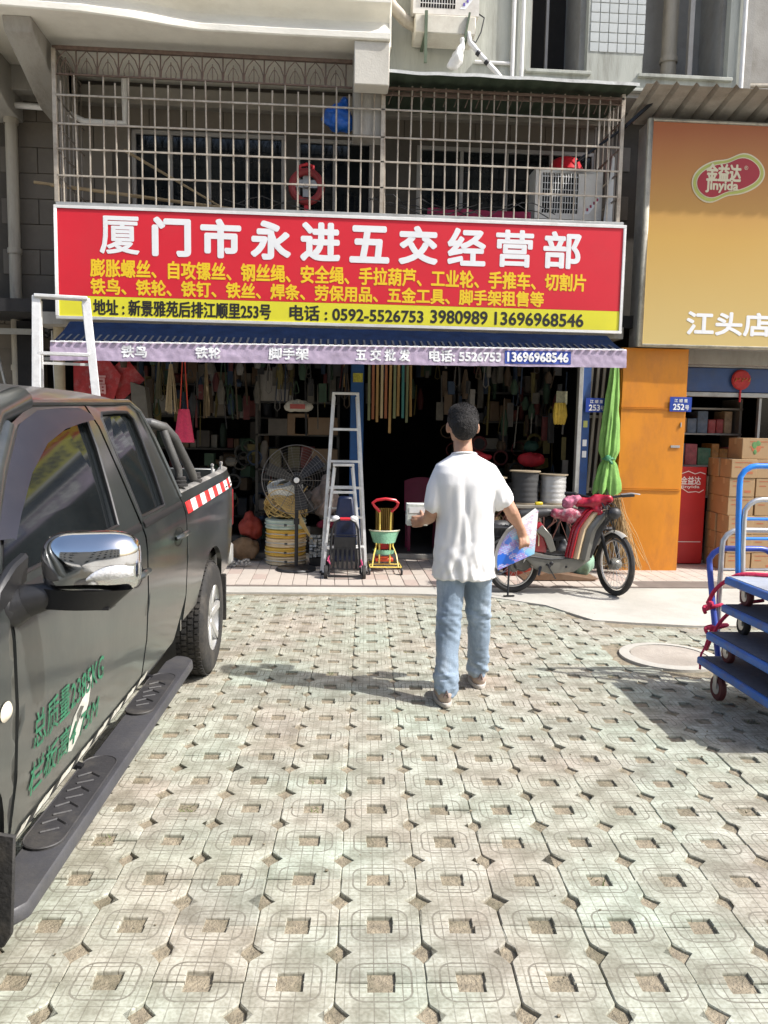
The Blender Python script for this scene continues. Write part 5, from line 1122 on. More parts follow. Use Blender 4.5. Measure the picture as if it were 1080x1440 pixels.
part('motor_housing', B().lathe([(0, -.06), (.07, -.055), (.085, -.03), (.085, .04), (0, .05)], (1.80, by-.03, .30), 'y', 20).tube([(1.80, by-.07, .375), (1.73, by-.07, .34)], .012, 6).bar((1.74, by-.07, .25), (1.88, by-.07, .26), .03, .015), M('oily grey casting', (.10, .095, .085), .5, .5, .3, 12, .2, dirt=.6, dcol=(.04, .03, .02)), mp_)
q = B()
for k in range(8): q.tube([(1.84+rnd.uniform(-.03, .03), by-.08, .62), (1.78+rnd.uniform(-.1, .1), by-.10, .48), (1.82+rnd.uniform(-.08, .12), by-.09, .36)], .005, 4)
part('loose_cables', q, black, mp_)
part('number_decal', B().tube([(1.90, by-.094, .62), (1.935, by-.096, .55), (1.935, by-.096, .46)], .006, 5), crm, mp_)
part('rack', B().tube([(1.80, by-.05, .60), (1.62, by-.05, .62), (1.52, by-.05, .62), (1.52, by+.05, .62), (1.62, by+.05, .62), (1.80, by+.05, .60)], .008, 6), blackm, mp_)
part('kickstand', B().cyl((1.66, by-.13, .28), (1.64, by-.2, .012), .009, n=8).bar((1.60, by-.21, .016), (1.70, by-.20, .016), .02, .012), blackm, mp_)
# leg shield: three layered curved panels
def shield(a0, a1, yo, m, nm):
    q = B()
    P0 = [(2.36, .34), (2.42, .50), (2.46, .62), (2.56, .78), (2.62, .80)]
    def fn(u, v):
        i = min(int(u*4), 3); f = u*4-i; p = Vector(P0[i]).lerp(Vector(P0[i+1]), f); w_ = (a0+(a1-a0)*v); 
        return (p.x+w_*.9-(.04*math.sin(u*3.14)), by-.12+yo-.03*math.sin(v*3.14), p.y-w_*.12)
    part(nm, B().grid(fn, 14, 4), m, mp_)
shield(-.17, -.115, .004, redp, 'shield_panel'); shield(-.115, -.05, 0, crm, 'shield_stripe'); shield(-.05, .05, -.006, silp, 'shield_panel'); shield(-.20, -.17, .02, redp, 'shield_edge')
part('shield_core', B().prism([(2.24, .36), (2.44, .34), (2.54, .60), (2.66, .78), (2.58, .80), (2.40, .72), (2.28, .5)], by-.10, by+.10), black, mp_, .015)
part('head_tube', B().cyl((2.50, by-.02, .70), (2.56, by-.08, .92), .022, n=10), blackm, mp_)
fd = Vector((math.cos(R(-76)), math.sin(R(-76)), 0)); sd_ = Vector((-fd.y, fd.x, 0)); ft = Vector((2.58, 7.24, .62)); q = B()
for s_ in (-1, 1): q.tube([Vector(FWc)+sd_*.06*s_, Vector(FWc).lerp(ft, .5)+sd_*.062*s_, ft+sd_*.055*s_], [.016, .02, .014], 8)
q.tube([ft-sd_*.06, ft+sd_*.06], .02, 8).cyl(ft, (2.50, 7.26, .74), .02, n=8)
part('fork', q, blackm, mp_)
def ffn(u, v):
    a = R(62+92*u); return Vector(FWc)+fd*(.315*math.cos(a))+Vector((0, 0, .315*math.sin(a)))+sd_*((v-.5)*.075)+Vector((0, 0, -.02*(2*v-1)**2))
part('front_fender', B().grid(ffn, 12, 5), M('moped white fender', (.36, .35, .32), .35, 0, .08, 6, .03, dirt=.3), mp_)
part('handlebar', B().tube([(2.33, 7.36, .93), (2.42, 7.30, .91), (2.53, 7.22, .90), (2.62, 7.20, .92), (2.74, 7.18, .94)], .011, 8), blackm, mp_)
part('grip', B().cyl((2.70, 7.19, .935), (2.81, 7.17, .945), .018, n=10), black, mp_); part('grip', B().cyl((2.33, 7.38, .93), (2.24, 7.44, .93), .018, n=10), black, mp_)
part('brake_lever', B().tube([(2.68, 7.16, .95), (2.76, 7.12, .965), (2.84, 7.11, .955)], .006, 6), gt, mp_)
q = B()
for k in range(9): q.tube([(2.50+rnd.uniform(-.03, .03), 7.2+rnd.uniform(-.05, .02), .90), (2.55+rnd.uniform(-.04, .1), 7.08, .80+rnd.uniform(-.06, .06)), (2.58+rnd.uniform(-.05, .06), 7.12, .66+rnd.uniform(-.06, .06))], .0045, 4)
part('control_cables', q, black, mp_)
blob('headlamp', B().ell((2.60, 7.10, .78), (.07, .06, .06)), .012, black, mp_)
t = thing('shopping_bundle', 'pink and white patterned cloth bag draped over the moped front', 'bag', (2.2, 7.2, .7)); pkc = M('pink white patterned cloth', (.34, .06, .10), .7, 0, .5, 28, .3, dirt=1, dcol=(.6, .5, .5), dscale=22)
blob('bag', B().limb([(2.12, 7.26, .76, .05), (2.24, 7.24, .74, .075), (2.38, 7.24, .74, .07), (2.45, 7.24, .77, .04)]), .012, pkc, t, lambda p: .03*nz(p.x*11, p.y*14, p.z*11)+.016*abs(nz(p.x*30, p.y*20, p.z*34)), 1)
blob('flap', B().limb([(2.20, 7.24, .86, .05), (2.28, 7.24, .88, .055)]), .012, M('pink cloth', (.44, .13, .20), .7, 0, .5, 30, .2), t, lambda p: .03*nz(p.x*25, p.y*20, p.z*25), 1)
t = thing('red_bag', 'glossy dark red bag hung over the moped handlebar', 'bag', (2.4, 7.2, .8))
blob('bag', B().limb([(2.30, 7.22, .87, .035), (2.42, 7.2, .87, .055), (2.56, 7.14, .90, .04)]).limb([(2.46, 7.18, .84, .05), (2.48, 7.16, .78, .04)]), .012, M('dark red nylon', (.34, .01, .03), .35, 0, .2, 8, .1), t, lambda p: .028*nz(p.x*9, p.y*14, p.z*14)+.012*abs(nz(p.x*26, p.y*20, p.z*34)), 1)
t = thing('rear_basket', 'black wire basket full of dark gear behind the moped seat', 'basket', (1.62, 7.34, .55))
q = B()
for z in (.42, .52, .62): q.tube([(1.46, 7.36, z), (1.74, 7.36, z), (1.74, 7.56, z), (1.46, 7.56, z)], .006, 5, closed=True)
for i in range(8): q.cyl((1.46+.04*i, 7.36, .40), (1.46+.04*i, 7.36, .64), .004, n=4); q.cyl((1.46+.04*i, 7.56, .40), (1.46+.04*i, 7.56, .64), .004, n=4)
part('wires', q, blackm, t); part('gear', B().box(1.48, 1.72, 7.38, 7.54, .41, .66), black, t, .03)

# ================================================================ PICKUP TRUCK
tr = thing('pickup_truck', 'dusty dark grey double cab pickup truck parked on the left', 'pickup truck', pav(-1.79, 0, 0), PV)
TI = mw(tr)
paint = M('dusty dark grey green paint', (.034, .039, .038), .3, .2, .3, 1.6, .02, 40, dirt=.6, dcol=(.085, .083, .073), dscale=2.8, coat=.75, stretch=(1, .8, .5))
seamm = M('panel gap', (.004, .004, .004), .9)
trimm = M('black rubber trim', (.014, .014, .015), .45, 0, .2, 8, .05)
def zs_(y): return .03*(y-3.0)                      # the unladen body sits nose down
WP = [(.30, .80), (.42, .842), (.60, .868), (.80, .878), (.98, .876), (1.04, .870), (1.09, .852), (1.14, .832), (1.54, .685), (1.60, .645), (1.645, .54), (1.665, .40), (1.675, 0.)]
def wx(z):
    if z <= WP[0][0]: return WP[0][1]
    for (a, b_), (c, d) in zip(WP, WP[1:]):
        if z <= c: return b_+(d-b_)*(z-a)/(c-a)
    return 0
def sp(y, z, o=0., s_=1, taper=True):
    x = wx(z)+o
    if y < 1.0: x -= .10*((1.0-y)/.75)**2
    if y > 5.3: x -= .03*((y-5.3)/.4)**2
    return (s_*x, y, z+zs_(y))
def lp(name, b_, m, parent=None, **k): return part(name, b_, m, parent or tr, local=True, **k)
RWY, FWY, WR = 4.85, 1.62, .345
def zarch(y, cy, r, base):
    d = abs(y-cy); return max(base, WR+math.sqrt(r*r-d*d)*1.02-zs_(y)) if d < r else base
def panel(y0, y1, zb, zt, o=0., nu=40, nv=14, s_=1):
    """outer skin between a lower and an upper edge function, with its rim folded inward"""
    b_ = B()
    def fn(u, v):
        y = y0+(y1-y0)*u; a, c = zb(y), zt(y); vv = v
        return sp(y, a+(c-a)*vv, o, s_)
    b_.grid(fn, nu, nv)
    def edge(y, z): p = Vector(sp(y, z, o, s_)); return p, p+Vector((-s_*.03, 0, 0))
    for rim in ([(y0+(y1-y0)*i/nu, zb(y0+(y1-y0)*i/nu)) for i in range(nu+1)], [(y0+(y1-y0)*i/nu, zt(y0+(y1-y0)*i/nu)) for i in range(nu+1)], [(y0, zb(y0)+(zt(y0)-zb(y0))*i/6) for i in range(7)], [(y1, zb(y1)+(zt(y1)-zb(y1))*i/6) for i in range(7)]):
        for a, c in zip(rim, rim[1:]): p, p2 = edge(*a); q_, q2 = edge(*c); b_.add([p, q_, q2, p2], [(0, 1, 2, 3)])
    return b_
belt = lambda y: 1.088
sill = lambda y: .40
for s_ in (1, -1):
    rail = lambda y: 1.135
    lp('bed_side', panel(4.125, 5.74, lambda y: zarch(y, RWY, .43, .47), rail, 0, 64, 14, s_), paint)
    lp('fender', panel(.78, 2.065, lambda y: zarch(y, FWY, .43, .40), lambda y: 1.10-.12*max(0, (1.5-y)), 0, 56, 12, s_), paint)
    fd_ = lp('front_door', panel(2.085, 3.355, lambda y: .405, belt, 0, 30, 14, s_), paint)
    rd_ = lp('rear_door', panel(3.375, 4.105, lambda y: max(.405, zarch(y, RWY, .80, .405) if y > 4.06 else .405) if False else (.405 if y < 3.95 else .405+(y-3.95)*1.3), belt, 0, 30, 14, s_), paint)
    # crease in the skin
    for a, b2, par in ((2.10, 3.34, fd_), (3.39, 4.09, rd_)):
        part('belt_trim', B().grid(lambda u, v: sp(a+(b2-a)*u, 1.072+.030*v, .004+.004*math.sin(v*3.14), s_), 14, 3), trimm, par, local=True)
    # window frames and glass: outlines as (y, z)
    def ring(outer, inner, off, nm, m, par):
        b_ = B(); k = len(outer)
        for (ya, za), (yb, zb_) in zip(outer, inner): b_.v += [Vector(sp(ya, za, off, s_)), Vector(sp(yb, zb_, off, s_)), Vector(sp(yb, zb_, off-.03, s_))]
        for i in range(k):
            j = (i+1) % k; b_.f += [(3*i, 3*j, 3*j+1, 3*i+1), (3*i+1, 3*j+1, 3*j+2, 3*i+2)]
        return part(nm, b_, m, par, local=True)
    fo = [(2.0, 1.09), (2.12, 1.22), (2.32, 1.40), (2.52, 1.53), (2.75, 1.585), (3.0, 1.60), (3.2, 1.60), (3.27, 1.59), (3.30, 1.5), (3.335, 1.3), (3.355, 1.09), (2.6, 1.088)]
    fi = [(2.10, 1.125), (2.20, 1.235), (2.40, 1.39), (2.58, 1.50), (2.77, 1.545), (3.0, 1.555), (3.17, 1.553), (3.205, 1.53), (3.20, 1.42), (3.15, 1.25), (3.10, 1.125), (2.6, 1.122)]
    ro = [(3.375, 1.09), (3.355, 1.3), (3.32, 1.5), (3.29, 1.59), (3.35, 1.605), (3.6, 1.605), (3.85, 1.60), (3.95, 1.56), (4.0, 1.42), (4.06, 1.25), (4.10, 1.09), (3.7, 1.088)]
    ri = [(3.41, 1.115), (3.40, 1.3), (3.385, 1.45), (3.385, 1.53), (3.42, 1.55), (3.6, 1.553), (3.78, 1.55), (3.83, 1.52), (3.84, 1.42), (3.83, 1.25), (3.80, 1.115), (3.6, 1.113)]
    ff = ring(fo, fi, 0, 'window_frame', paint, fd_); rf_ = ring(ro, ri, 0, 'window_frame', paint, rd_)
    def seal(inner, par):
        part('window_seal', B().tube([sp(y, z, -.004, s_) for y, z in inner], .008, 6, closed=True), trimm, par, local=True)
    seal(fi, fd_); seal(ri, rd_)
    for inner, par in ((fi, fd_), (ri, rd_)):
        b_ = B(); b_.v = [Vector(sp(y, z, -.022, s_)) for y, z in inner]; b_.f = [tuple(range(len(inner)))]
        part('window_pane', b_, glass, par, local=True, smooth=False)
    # rain guard
    g0 = [(2.12, 1.235), (2.22, 1.31), (2.40, 1.435), (2.58, 1.53), (2.78, 1.57), (3.0, 1.577), (3.19, 1.575)]; g1 = [(2.20, 1.225), (2.29, 1.285), (2.46, 1.385), (2.66, 1.465), (2.86, 1.505), (3.03, 1.52), (3.20, 1.53)]
    b_ = B()
    for (ya, za), (yb, zb_) in zip(g0, g1): b_.v += [Vector(sp(ya, za, .003, s_)), Vector(sp(yb, (za+zb_)/2, .030, s_)), Vector(sp(yb, zb_, .034, s_))]
    for i in range(len(g0)-1): b_.f += [(3*i, 3*i+3, 3*i+4, 3*i+1), (3*i+1, 3*i+4, 3*i+5, 3*i+2)]
    part('rain_guard', b_, M('smoked acrylic', (.016, .016, .024), .38, 0, .2, 3, 0, dirt=.25, dcol=(.06, .05, .05)), fd_, local=True)
    # handles
    for yy, zz, par in ((3.205, .905, fd_), (3.93, .945, rd_)):
        h_ = part('handle_cup', B().grid(lambda u, v: sp(yy+.085*math.cos(u*6.283)*v, zz+.045*math.sin(u*6.283)*v, .002-.016*(1-v*v), s_), 20, 4), trimm, par, local=True)
        part('handle', B().tube([sp(yy-.085, zz+.002, .008, s_), sp(yy-.05, zz+.012, .032, s_), sp(yy+.05, zz+.012, .034, s_), sp(yy+.085, zz+.002, .008, s_)], [.011, .014, .014, .011], 8), paint, h_, local=True)
    lp('sill', B().grid(lambda u, v: sp(2.0+2.0*u, .32+.085*v, -.01-.02*(1-v), s_), 16, 4), paint)
    # chipped black and white marking tape along the sill
    cb = B(); cw_ = B(); n = 22
    for i in range(n):
        ya, yb = 2.12+1.3*i/n, 2.12+1.3*(i+1)/n; sk = .03
        (cw_ if i % 3 != 1 else cb).add([sp(ya, .405, .004, s_), sp(yb, .405, .004, s_), sp(yb+sk, .43+.006*nz(i*1.7), .004, s_), sp(ya+sk, .43+.006*nz(i*1.7+1), .004, s_)], [(0, 1, 2, 3)])
    if s_ == 1:
        part('sill_tape', cw_, M('chipped white tape', (.62, .60, .52), .6, 0, .15, 30, .1, dirt=.9, dcol=(.03, .03, .03), dscale=28), fd_, local=True, smooth=False)
        part('sill_tape_black', cb, trimm, fd_, local=True, smooth=False)['kind'] = 'stuff'
        # running board
        def stz(y): return .235+zs_(y)*1.0
        outl = []
        for i in range(13): a = R(-90+180*i/12); outl.append((.80+.09*math.sin(a)*1.0, 4.16+.10*math.cos(a)))
        outl = [(.745, 2.06), (.745, 4.16)]+[(x, y) for x, y in outl if x > .76]+[(.885, 2.10), (.85, 2.05)]
        b_ = B(); k = len(outl); b_.v = [Vector((x, y, stz(y)-.045)) for x, y in outl]+[Vector((x-.004 if x > .8 else x, y, stz(y))) for x, y in outl]
        b_.f = [tuple(range(k))[::-1], tuple(range(k, 2*k))]+[(i, (i+1) % k, k+(i+1) % k, k+i) for i in range(k)]
        rbd = lp('running_board', b_, M('grey black step plastic', (.055, .055, .060), .5, 0, .2, 4, .15, 60, dirt=.4, dcol=(.13, .12, .10), dscale=3), bev=.006)
        tp = M('step pad rubber', (.035, .034, .036), .6, 0, .2, 8, .2, dirt=.6, dcol=(.11, .10, .08), dscale=4)
        for y0, y1 in ((2.35, 3.0), (3.42, 3.95)):
            pts = [(.80+.062*math.sin(R(a)), y1-.062+.062*math.cos(R(a))) for a in range(-90, 91, 20)]+[(.80+.062*math.sin(R(a)), y0+.062+.062*math.cos(R(a))) for a in range(90, 271, 20)]
            b_ = B(); k = len(pts); b_.v = [Vector((x, y, stz(y)+.0005)) for x, y in pts]+[Vector((x*.985+.012, y, stz(y)+.009)) for x, y in pts]; b_.f = [tuple(range(k, 2*k))]+[(i, (i+1) % k, k+(i+1) % k, k+i) for i in range(k)]
            pd = part('step_pad', b_, tp, rbd, local=True, bev=0)
            b_ = B(); m_ = int((y1-y0-.16)/.055)
            for i in range(m_):
                yy = y0+.09+i*.055; b_.tube([(.76, yy, stz(yy)+.010), (.80, yy+.03, stz(yy)+.012), (.84, yy+.0, stz(yy)+.010)] if i % 2 else [(.775, yy, stz(yy)+.011), (.825, yy+.03, stz(yy)+.011)], .0045, 5)
            o = part('tread_ribs', b_, tp, rbd, local=True); 
            b_ = B().tube([(x, y, stz(y)+.009) for x, y in pts], .003, 4, closed=True); part('pad_rim', b_, tp, rbd, local=True)
        lp('board_bracket', B().bar((.55, 1.9, .30), (.55, 1.91, .30), .03, .02).bar((.55, 2.9, .32), (.75, 2.9, .24), .03, .02).bar((.55, 3.9, .34), (.75, 3.9, .26), .03, .02), blackm)
        # side lamp, lettering
        lp('side_lamp', B().grid(lambda u, v: sp(2.005+.034*v*math.cos(u*6.283), .815+.026*v*math.sin(u*6.283), .003+.012*(1-v*v), 1), 16, 4), M('lamp lens cream', (.66, .60, .48), .2, 0, .05))
        gpr = M('faded green stencil', (.03, .17, .085), .7, 0, .3, 40, 0, dirt=.95, dcol=(.025, .03, .028), dscale=30)
        def dx(a, b_, l): return sp(a, b_, .0015+l, 1)
        text(fd_, '总质量2385KG', 2.18, 2.78, .63, .735, 0, gpr, .0009, nb=5, local=True, xyz=dx)
        text(fd_, '栏板高4 75M', 2.17, 2.75, .495, .595, 0, gpr, .0009, nb=5, local=True, xyz=dx)
        part('paint_smear', B().add([sp(a, b_, .0012, 1) for a, b_ in ((2.46, .50), (2.52, .48), (2.60, .52), (2.64, .60), (2.67, .70), (2.63, .66), (2.57, .63), (2.50, .60))], [tuple(range(8))]), M('pale paint smear', (.50, .50, .44), .7, 0, .2, 30, .1, dirt=.4, dcol=(.1, .1, .09), dscale=20), fd_, local=True, smooth=False)
        # red and white reflective tape
        for i in range(12):
            ya, yb = 4.16+1.48*i/12, 4.16+1.48*(i+1)/12
            lp('reflective_tape', B().add([sp(ya, 1.025, .003, 1), sp(yb, 1.025, .003, 1), sp(yb, 1.085, .003, 1), sp(ya, 1.085, .003, 1)], [(0, 1, 2, 3)]), M('reflective red', (.62, .03, .03), .4, 0, .2, 20, 0, dirt=.3, dcol=(.5, .2, .18), dscale=20) if i % 2 == 0 else M('reflective white', (.74, .72, .70), .4, 0, .1, 20, 0, dirt=.3, dcol=(.4, .35, .3), dscale=20), smooth=False)
    # mirror
    if s_ == 1:
        cx, cy, cz = 1.055, 2.13, 1.175+zs_(2.13)
        def mir(u, v, k=1.):
            a = u*6.283; px_ = abs(math.cos(a))**.55*math.copysign(1, math.cos(a)); pz_ = abs(math.sin(a))**.55*math.copysign(1, math.sin(a)); c = math.sin(v*math.pi/2)**.55
            return (cx+.132*px_*c*(1-.0*px_)+.0, cy-.055*math.cos(v*math.pi/2)-.0+.03*v, cz+.088*pz_*c*(1+.06*px_*0)+.004*px_)
        mo = lp('mirror_shell', B().grid(mir, 48, 14), chrome)
        part('mirror_back', B().grid(lambda u, v: (cx+.128*abs(math.cos(u*6.283))**.55*math.copysign(1, math.cos(u*6.283))*v, cy+.032-.012*(1-v), cz+.085*abs(math.sin(u*6.283))**.55*math.copysign(1, math.sin(u*6.283))*v), 40, 4), trimm, mo, local=True)
        part('mirror_glass', B().box(cx-.11, cx+.11, cy+.018, cy+.024, cz-.07, cz+.07), chrome, mo, local=True)
        part('mirror_base', B().grid(lambda u, v: (cx+.0+.120*math.cos(u*6.283)*(1-.25*v)-.03*v, cy-.01+.045*math.sin(u*6.283)*(1-.3*v), cz-.062-.055*v), 28, 4).box(cx-.1, cx+.06, cy-.03, cy+.03, cz-.118, cz-.112), trimm, mo, local=True)
        part('mirror_arm', B().limb([(cx-.10, cy-.0, cz-.085, .035), (.89, 2.12, cz-.10, .045), (.84, 2.11, cz-.12, .06)], 12), trimm, mo, local=True)
        part('mirror_sail', B().prism([(1.98, 1.06+zs_(2)), (2.17, 1.12+zs_(2)), (2.19, 1.20+zs_(2)), (2.10, 1.18+zs_(2)), (2.0, 1.13+zs_(2))], .845, .875, 'x'), trimm, mo, local=True, bev=.008)
        def sig(u, v):
            x = .068+.055*(2*u-1); zz = -.036+.036*v*math.sin(.15+u*2.4)**.7+.010*u; cc = min(.999, ((abs(x)/.132)**3.636+(abs(zz)/.088)**3.636)**.275)
            w_ = math.asin(cc**1.818)*2/math.pi; return (cx+x, cy-.055*math.cos(w_*math.pi/2)+.03*w_-.005-.007*math.sin(v*3.14), cz+zz)
        part('turn_signal', B().grid(sig, 18, 8), M('clear indicator lens', (.66, .66, .66), .15, .2, .3, 70, .3, 120), mo, local=True)
# roof and cab shell
def roof(u, v):
    x = -1+2*u; y = 2.40+1.56*v; a = abs(x); z = 1.59+.085*(1-a**2.6); ww = wx(1.59)
    return (x*ww, y+.25*(v < .01)*0+(.10*(1-a**2) if v > .97 else (-.12*(1-a**2) if v < .03 else 0)), z+zs_(y)-.012*(2*v-1)**2)
lp('roof', B().grid(roof, 30, 16), M('dusty roof paint', (.075, .075, .07), .4, .2, .3, 2, .05, dirt=.9, dcol=(.20, .18, .155), dscale=3, coat=.3))
for s_ in (1, -1):
    lp('roof_drip_rail', B().tube([sp(y, 1.597-.0*(y > 3.86), .004, s_) for y in (2.5, 2.8, 3.2, 3.6, 3.88)]+[sp(3.97, 1.55, .0, s_), sp(4.04, 1.42, .0, s_), sp(4.08, 1.28, .0, s_), sp(4.115, 1.12, .0, s_)], .014, 8), paint)
    lp('a_pillar', B().tube([sp(1.88, 1.08, -.03, s_), sp(2.06, 1.25, -.03, s_), sp(2.26, 1.43, -.03, s_), sp(2.46, 1.555, -.03, s_), sp(2.75, 1.60, -.03, s_)], .05, 12).tube([sp(1.98, 1.08, -.035, s_), sp(2.14, 1.22, -.035, s_), sp(2.34, 1.39, -.035, s_), sp(2.52, 1.51, -.035, s_)], .045, 12), paint)
    lp('rear_pillar', B().grid(lambda u, v: (s_*(wx(1.09+.50*u)-.0-.12*v), (4.12-.16*u)+.0, 1.09+.50*u+zs_(4)), 8, 3).grid(lambda u, v: (s_*wx(1.09+.50*u), 4.075+.04*v-.15*u, 1.09+.50*u+zs_(4)), 10, 2), paint)
def wsh(u, v): x = -1+2*u; y = 1.62+.83*v; return (x*(.79-.15*v), y-.10*(1-x*x), 1.09+.50*v+zs_(y))
lp('windscreen', B().grid(wsh, 14, 8), glass)
lp('rear_window', B().grid(lambda u, v: ((-1+2*u)*(.80-.17*v), 4.11-.15*v, 1.10+.49*v+zs_(4)), 10, 6), glass)
lp('cab_back', B().box(-.84, .84, 4.10, 4.125, .45, 1.16), paint)
lp('bonnet', B().grid(lambda u, v: ((-1+2*u)*(.84-.10*(1-v)**2), .62+1.10*v-.06*(1-(2*u-1)**2), 1.10-.16*(1-v)**1.5+.05*(1-(2*u-1)**2)+zs_(1)), 20, 12), paint)
lp('front_end', B().prism([(.62, .35), (.62, .92), (.70, .95), (.85, .9), (.85, .35)], -.76, .76, 'x'), paint, bev=.03)
lp('front_bumper', B().box(-.84, .84, .48, .66, .30, .55), trimm, bev=.04)
for s_ in (1, -1): lp('headlight', B().ell((s_*.62, .62, .78), (.17, .05, .10), 14), M('headlight lens', (.6, .6, .6), .1, .3))
lp('floor_pan', B().box(-.74, .74, .8, 5.6, .38, .46), blackm)
lp('cab_inner', B().box(-.70, .70, 1.9, 4.05, .5, 1.10), dark)
# cargo bed
bedm = M('scuffed bed liner', (.06, .062, .06), .7, 0, .3, 4, .2, dirt=.7, dcol=(.22, .20, .17), dscale=4)
lp('bed_floor', B().box(-.80, .80, 4.13, 5.70, .66, .70), bedm)
for s_ in (1, -1):
    lp('bed_inner_wall', B().grid(lambda u, v: (sp(4.13+1.58*u, 1.13, -.058, s_)[0], 4.13+1.58*u, .70+(1.132+zs_(4.13+1.58*u)-.70)*v), 12, 3), bedm)
    lp('bed_rail', B().grid(lambda u, v: (sp(4.13+1.60*u, 1.13, .004-.062*v, s_)[0], 4.13+1.60*u, 1.134+.012*math.sin(v*3.14)+zs_(4.13+1.6*u)), 20, 5), M('worn bed rail', (.16, .155, .145), .6, .1, .3, 5, .2, dirt=.8, dcol=(.42, .40, .35), dscale=5))
    lp('inner_arch', B().lathe([(.44, -.16), (.44, .02)], (s_*.72, RWY, WR), 'x', 28), black); lp('inner_arch', B().lathe([(.44, -.16), (.44, .02)], (s_*.72, FWY, WR), 'x', 28), black)
    for yy in (5.2, 5.52): lp('rail_bolt', B().cyl((s_*.80, yy, 1.13+zs_(5.4)), (s_*.80, yy, 1.18+zs_(5.4)), .008, n=6).ell((s_*.80, yy, 1.19+zs_(5.4)), (.012, .012, .012), 6), gt)
    tl = lp('tail_lamp', B().prism([(5.735, .80), (5.735, 1.09), (5.765, 1.06), (5.77, .92), (5.76, .80)], min(s_*.72, s_*.845), max(s_*.72, s_*.845), 'x'), M('red lamp lens', (.22, .006, .012), .15, 0, .15, 30, .1), bev=.015)
    # roll bar
    rb2 = [(s_*.80, 4.66, 1.15), (s_*.795, 4.60, 1.21), (s_*.76, 4.34, 1.41), (s_*.735, 4.24, 1.465), (s_*.68, 4.19, 1.485), (s_*.5, 4.18, 1.49), (0, 4.18, 1.49)]
    lp('roll_bar', B().tube([(x, y, z+zs_(4.3)) for x, y, z in rb2], .026, 12).tube([(s_*.80, 4.28, 1.15+zs_(4.2)), (s_*.80, 4.26, 1.25+zs_(4.2)), (s_*.76, 4.22, 1.38+zs_(4.2)), (s_*.735, 4.22, 1.45+zs_(4.2))], .022, 12), M('roll bar vinyl', (.07, .07, .068), .45, .1, .2, 6, .2, dirt=.5, dcol=(.16, .15, .13)))
    for yy in (4.66, 4.28): lp('roll_bar_boot', B().lathe([(.045, 0), (.046, .012), (.036, .016), (.040, .03), (.033, .034), (.036, .05), (.028, .055)], (s_*.80, yy, 1.148+zs_(4.5)), n=16), rubber)
lp('tailgate', B().box(-.72, .72, 5.72, 5.77, .70+.08, 1.13+zs_(5.7)), paint, bev=.008)
lp('rear_bumper', B().box(-.82, .82, 5.78, 5.92, .50, .66), galv, bev=.02)
lp('mudflap', B().box(.66, .86, 5.36, 5.375, .20, .52), rubber, bev=.004)
lp('mudflap', B().prism([(.64, .20), (.66, .17), (.86, .15), (.885, .19), (.90, .46), (.66, .50)], 1.985, 1.998), rubber, bev=.004)
def twheel(s_, y, steer=0):
    cx = s_*.765; wq = [(.20, -.11), (.225, -.115), (.30, -.112), (.325, -.105), (.342, -.085), (.345, -.05), (.345, .05), (.342, .085), (.325, .105), (.30, .112), (.225, .115), (.20, .11)]
    ty = lp('tyre', B().lathe(wq, (cx, y, WR), 'x', 56), rubber)
    b_ = B()
    for k in range(60):
        a = 2*math.pi*k/60; c, d = math.cos(a), math.sin(a)
        for j in (-2, -1, 0, 1, 2):
            a2 = a+.05*(j % 2); c, d = math.cos(a2), math.sin(a2); b_.add([(cx+j*.038+e*.014, y+(WR+h)*c-g_*.013*d, WR+(WR+h)*d+g_*.013*c) for e, g_, h in ((-1, -1, .0), (1, -1, .0), (1, 1, .0), (-1, 1, .0), (-1, -1, .006), (1, -1, .006), (1, 1, .006), (-1, 1, .006))], [(4, 5, 6, 7), (0, 1, 5, 4), (1, 2, 6, 5), (2, 3, 7, 6), (3, 0, 4, 7)])
    o = part('tread_blocks', b_, rubber, ty, local=True, smooth=False); o['kind'] = 'stuff'
    b_ = B().lathe([(.225, .02), (.226, .112), (.215, .112), (.205, .09), (.20, .02), (.0, .03)] if s_ > 0 else [(.225, -.02), (.226, -.112), (.215, -.112), (.205, -.09), (.20, -.02), (.0, -.03)], (cx, y, WR), 'x', 48)
    rm = part('rim', b_, M('alloy wheel', (.60, .60, .58), .35, .6, .1, 6, .05, dirt=.4, dcol=(.25, .22, .18)), ty, local=True)
    b_ = B()
    for k in range(6):
        a = 2*math.pi*k/6+.2; c, d = math.cos(a), math.sin(a); b_.bar((cx+s_*.075, y+.03*c, WR+.03*d), (cx+s_*.095, y+.21*c, WR+.21*d), .05, .03, (1, 0, 0))
    b_.lathe([(0, .085*s_), (.04, .085*s_), (.06, .06*s_), (.06, .02*s_)], (cx, y, WR), 'x', 20)
    part('spokes', b_, MC['alloy wheel'], ty, local=True, bev=.006)
for s_ in (1, -1):
    for y in (RWY, FWY): twheel(s_, y)

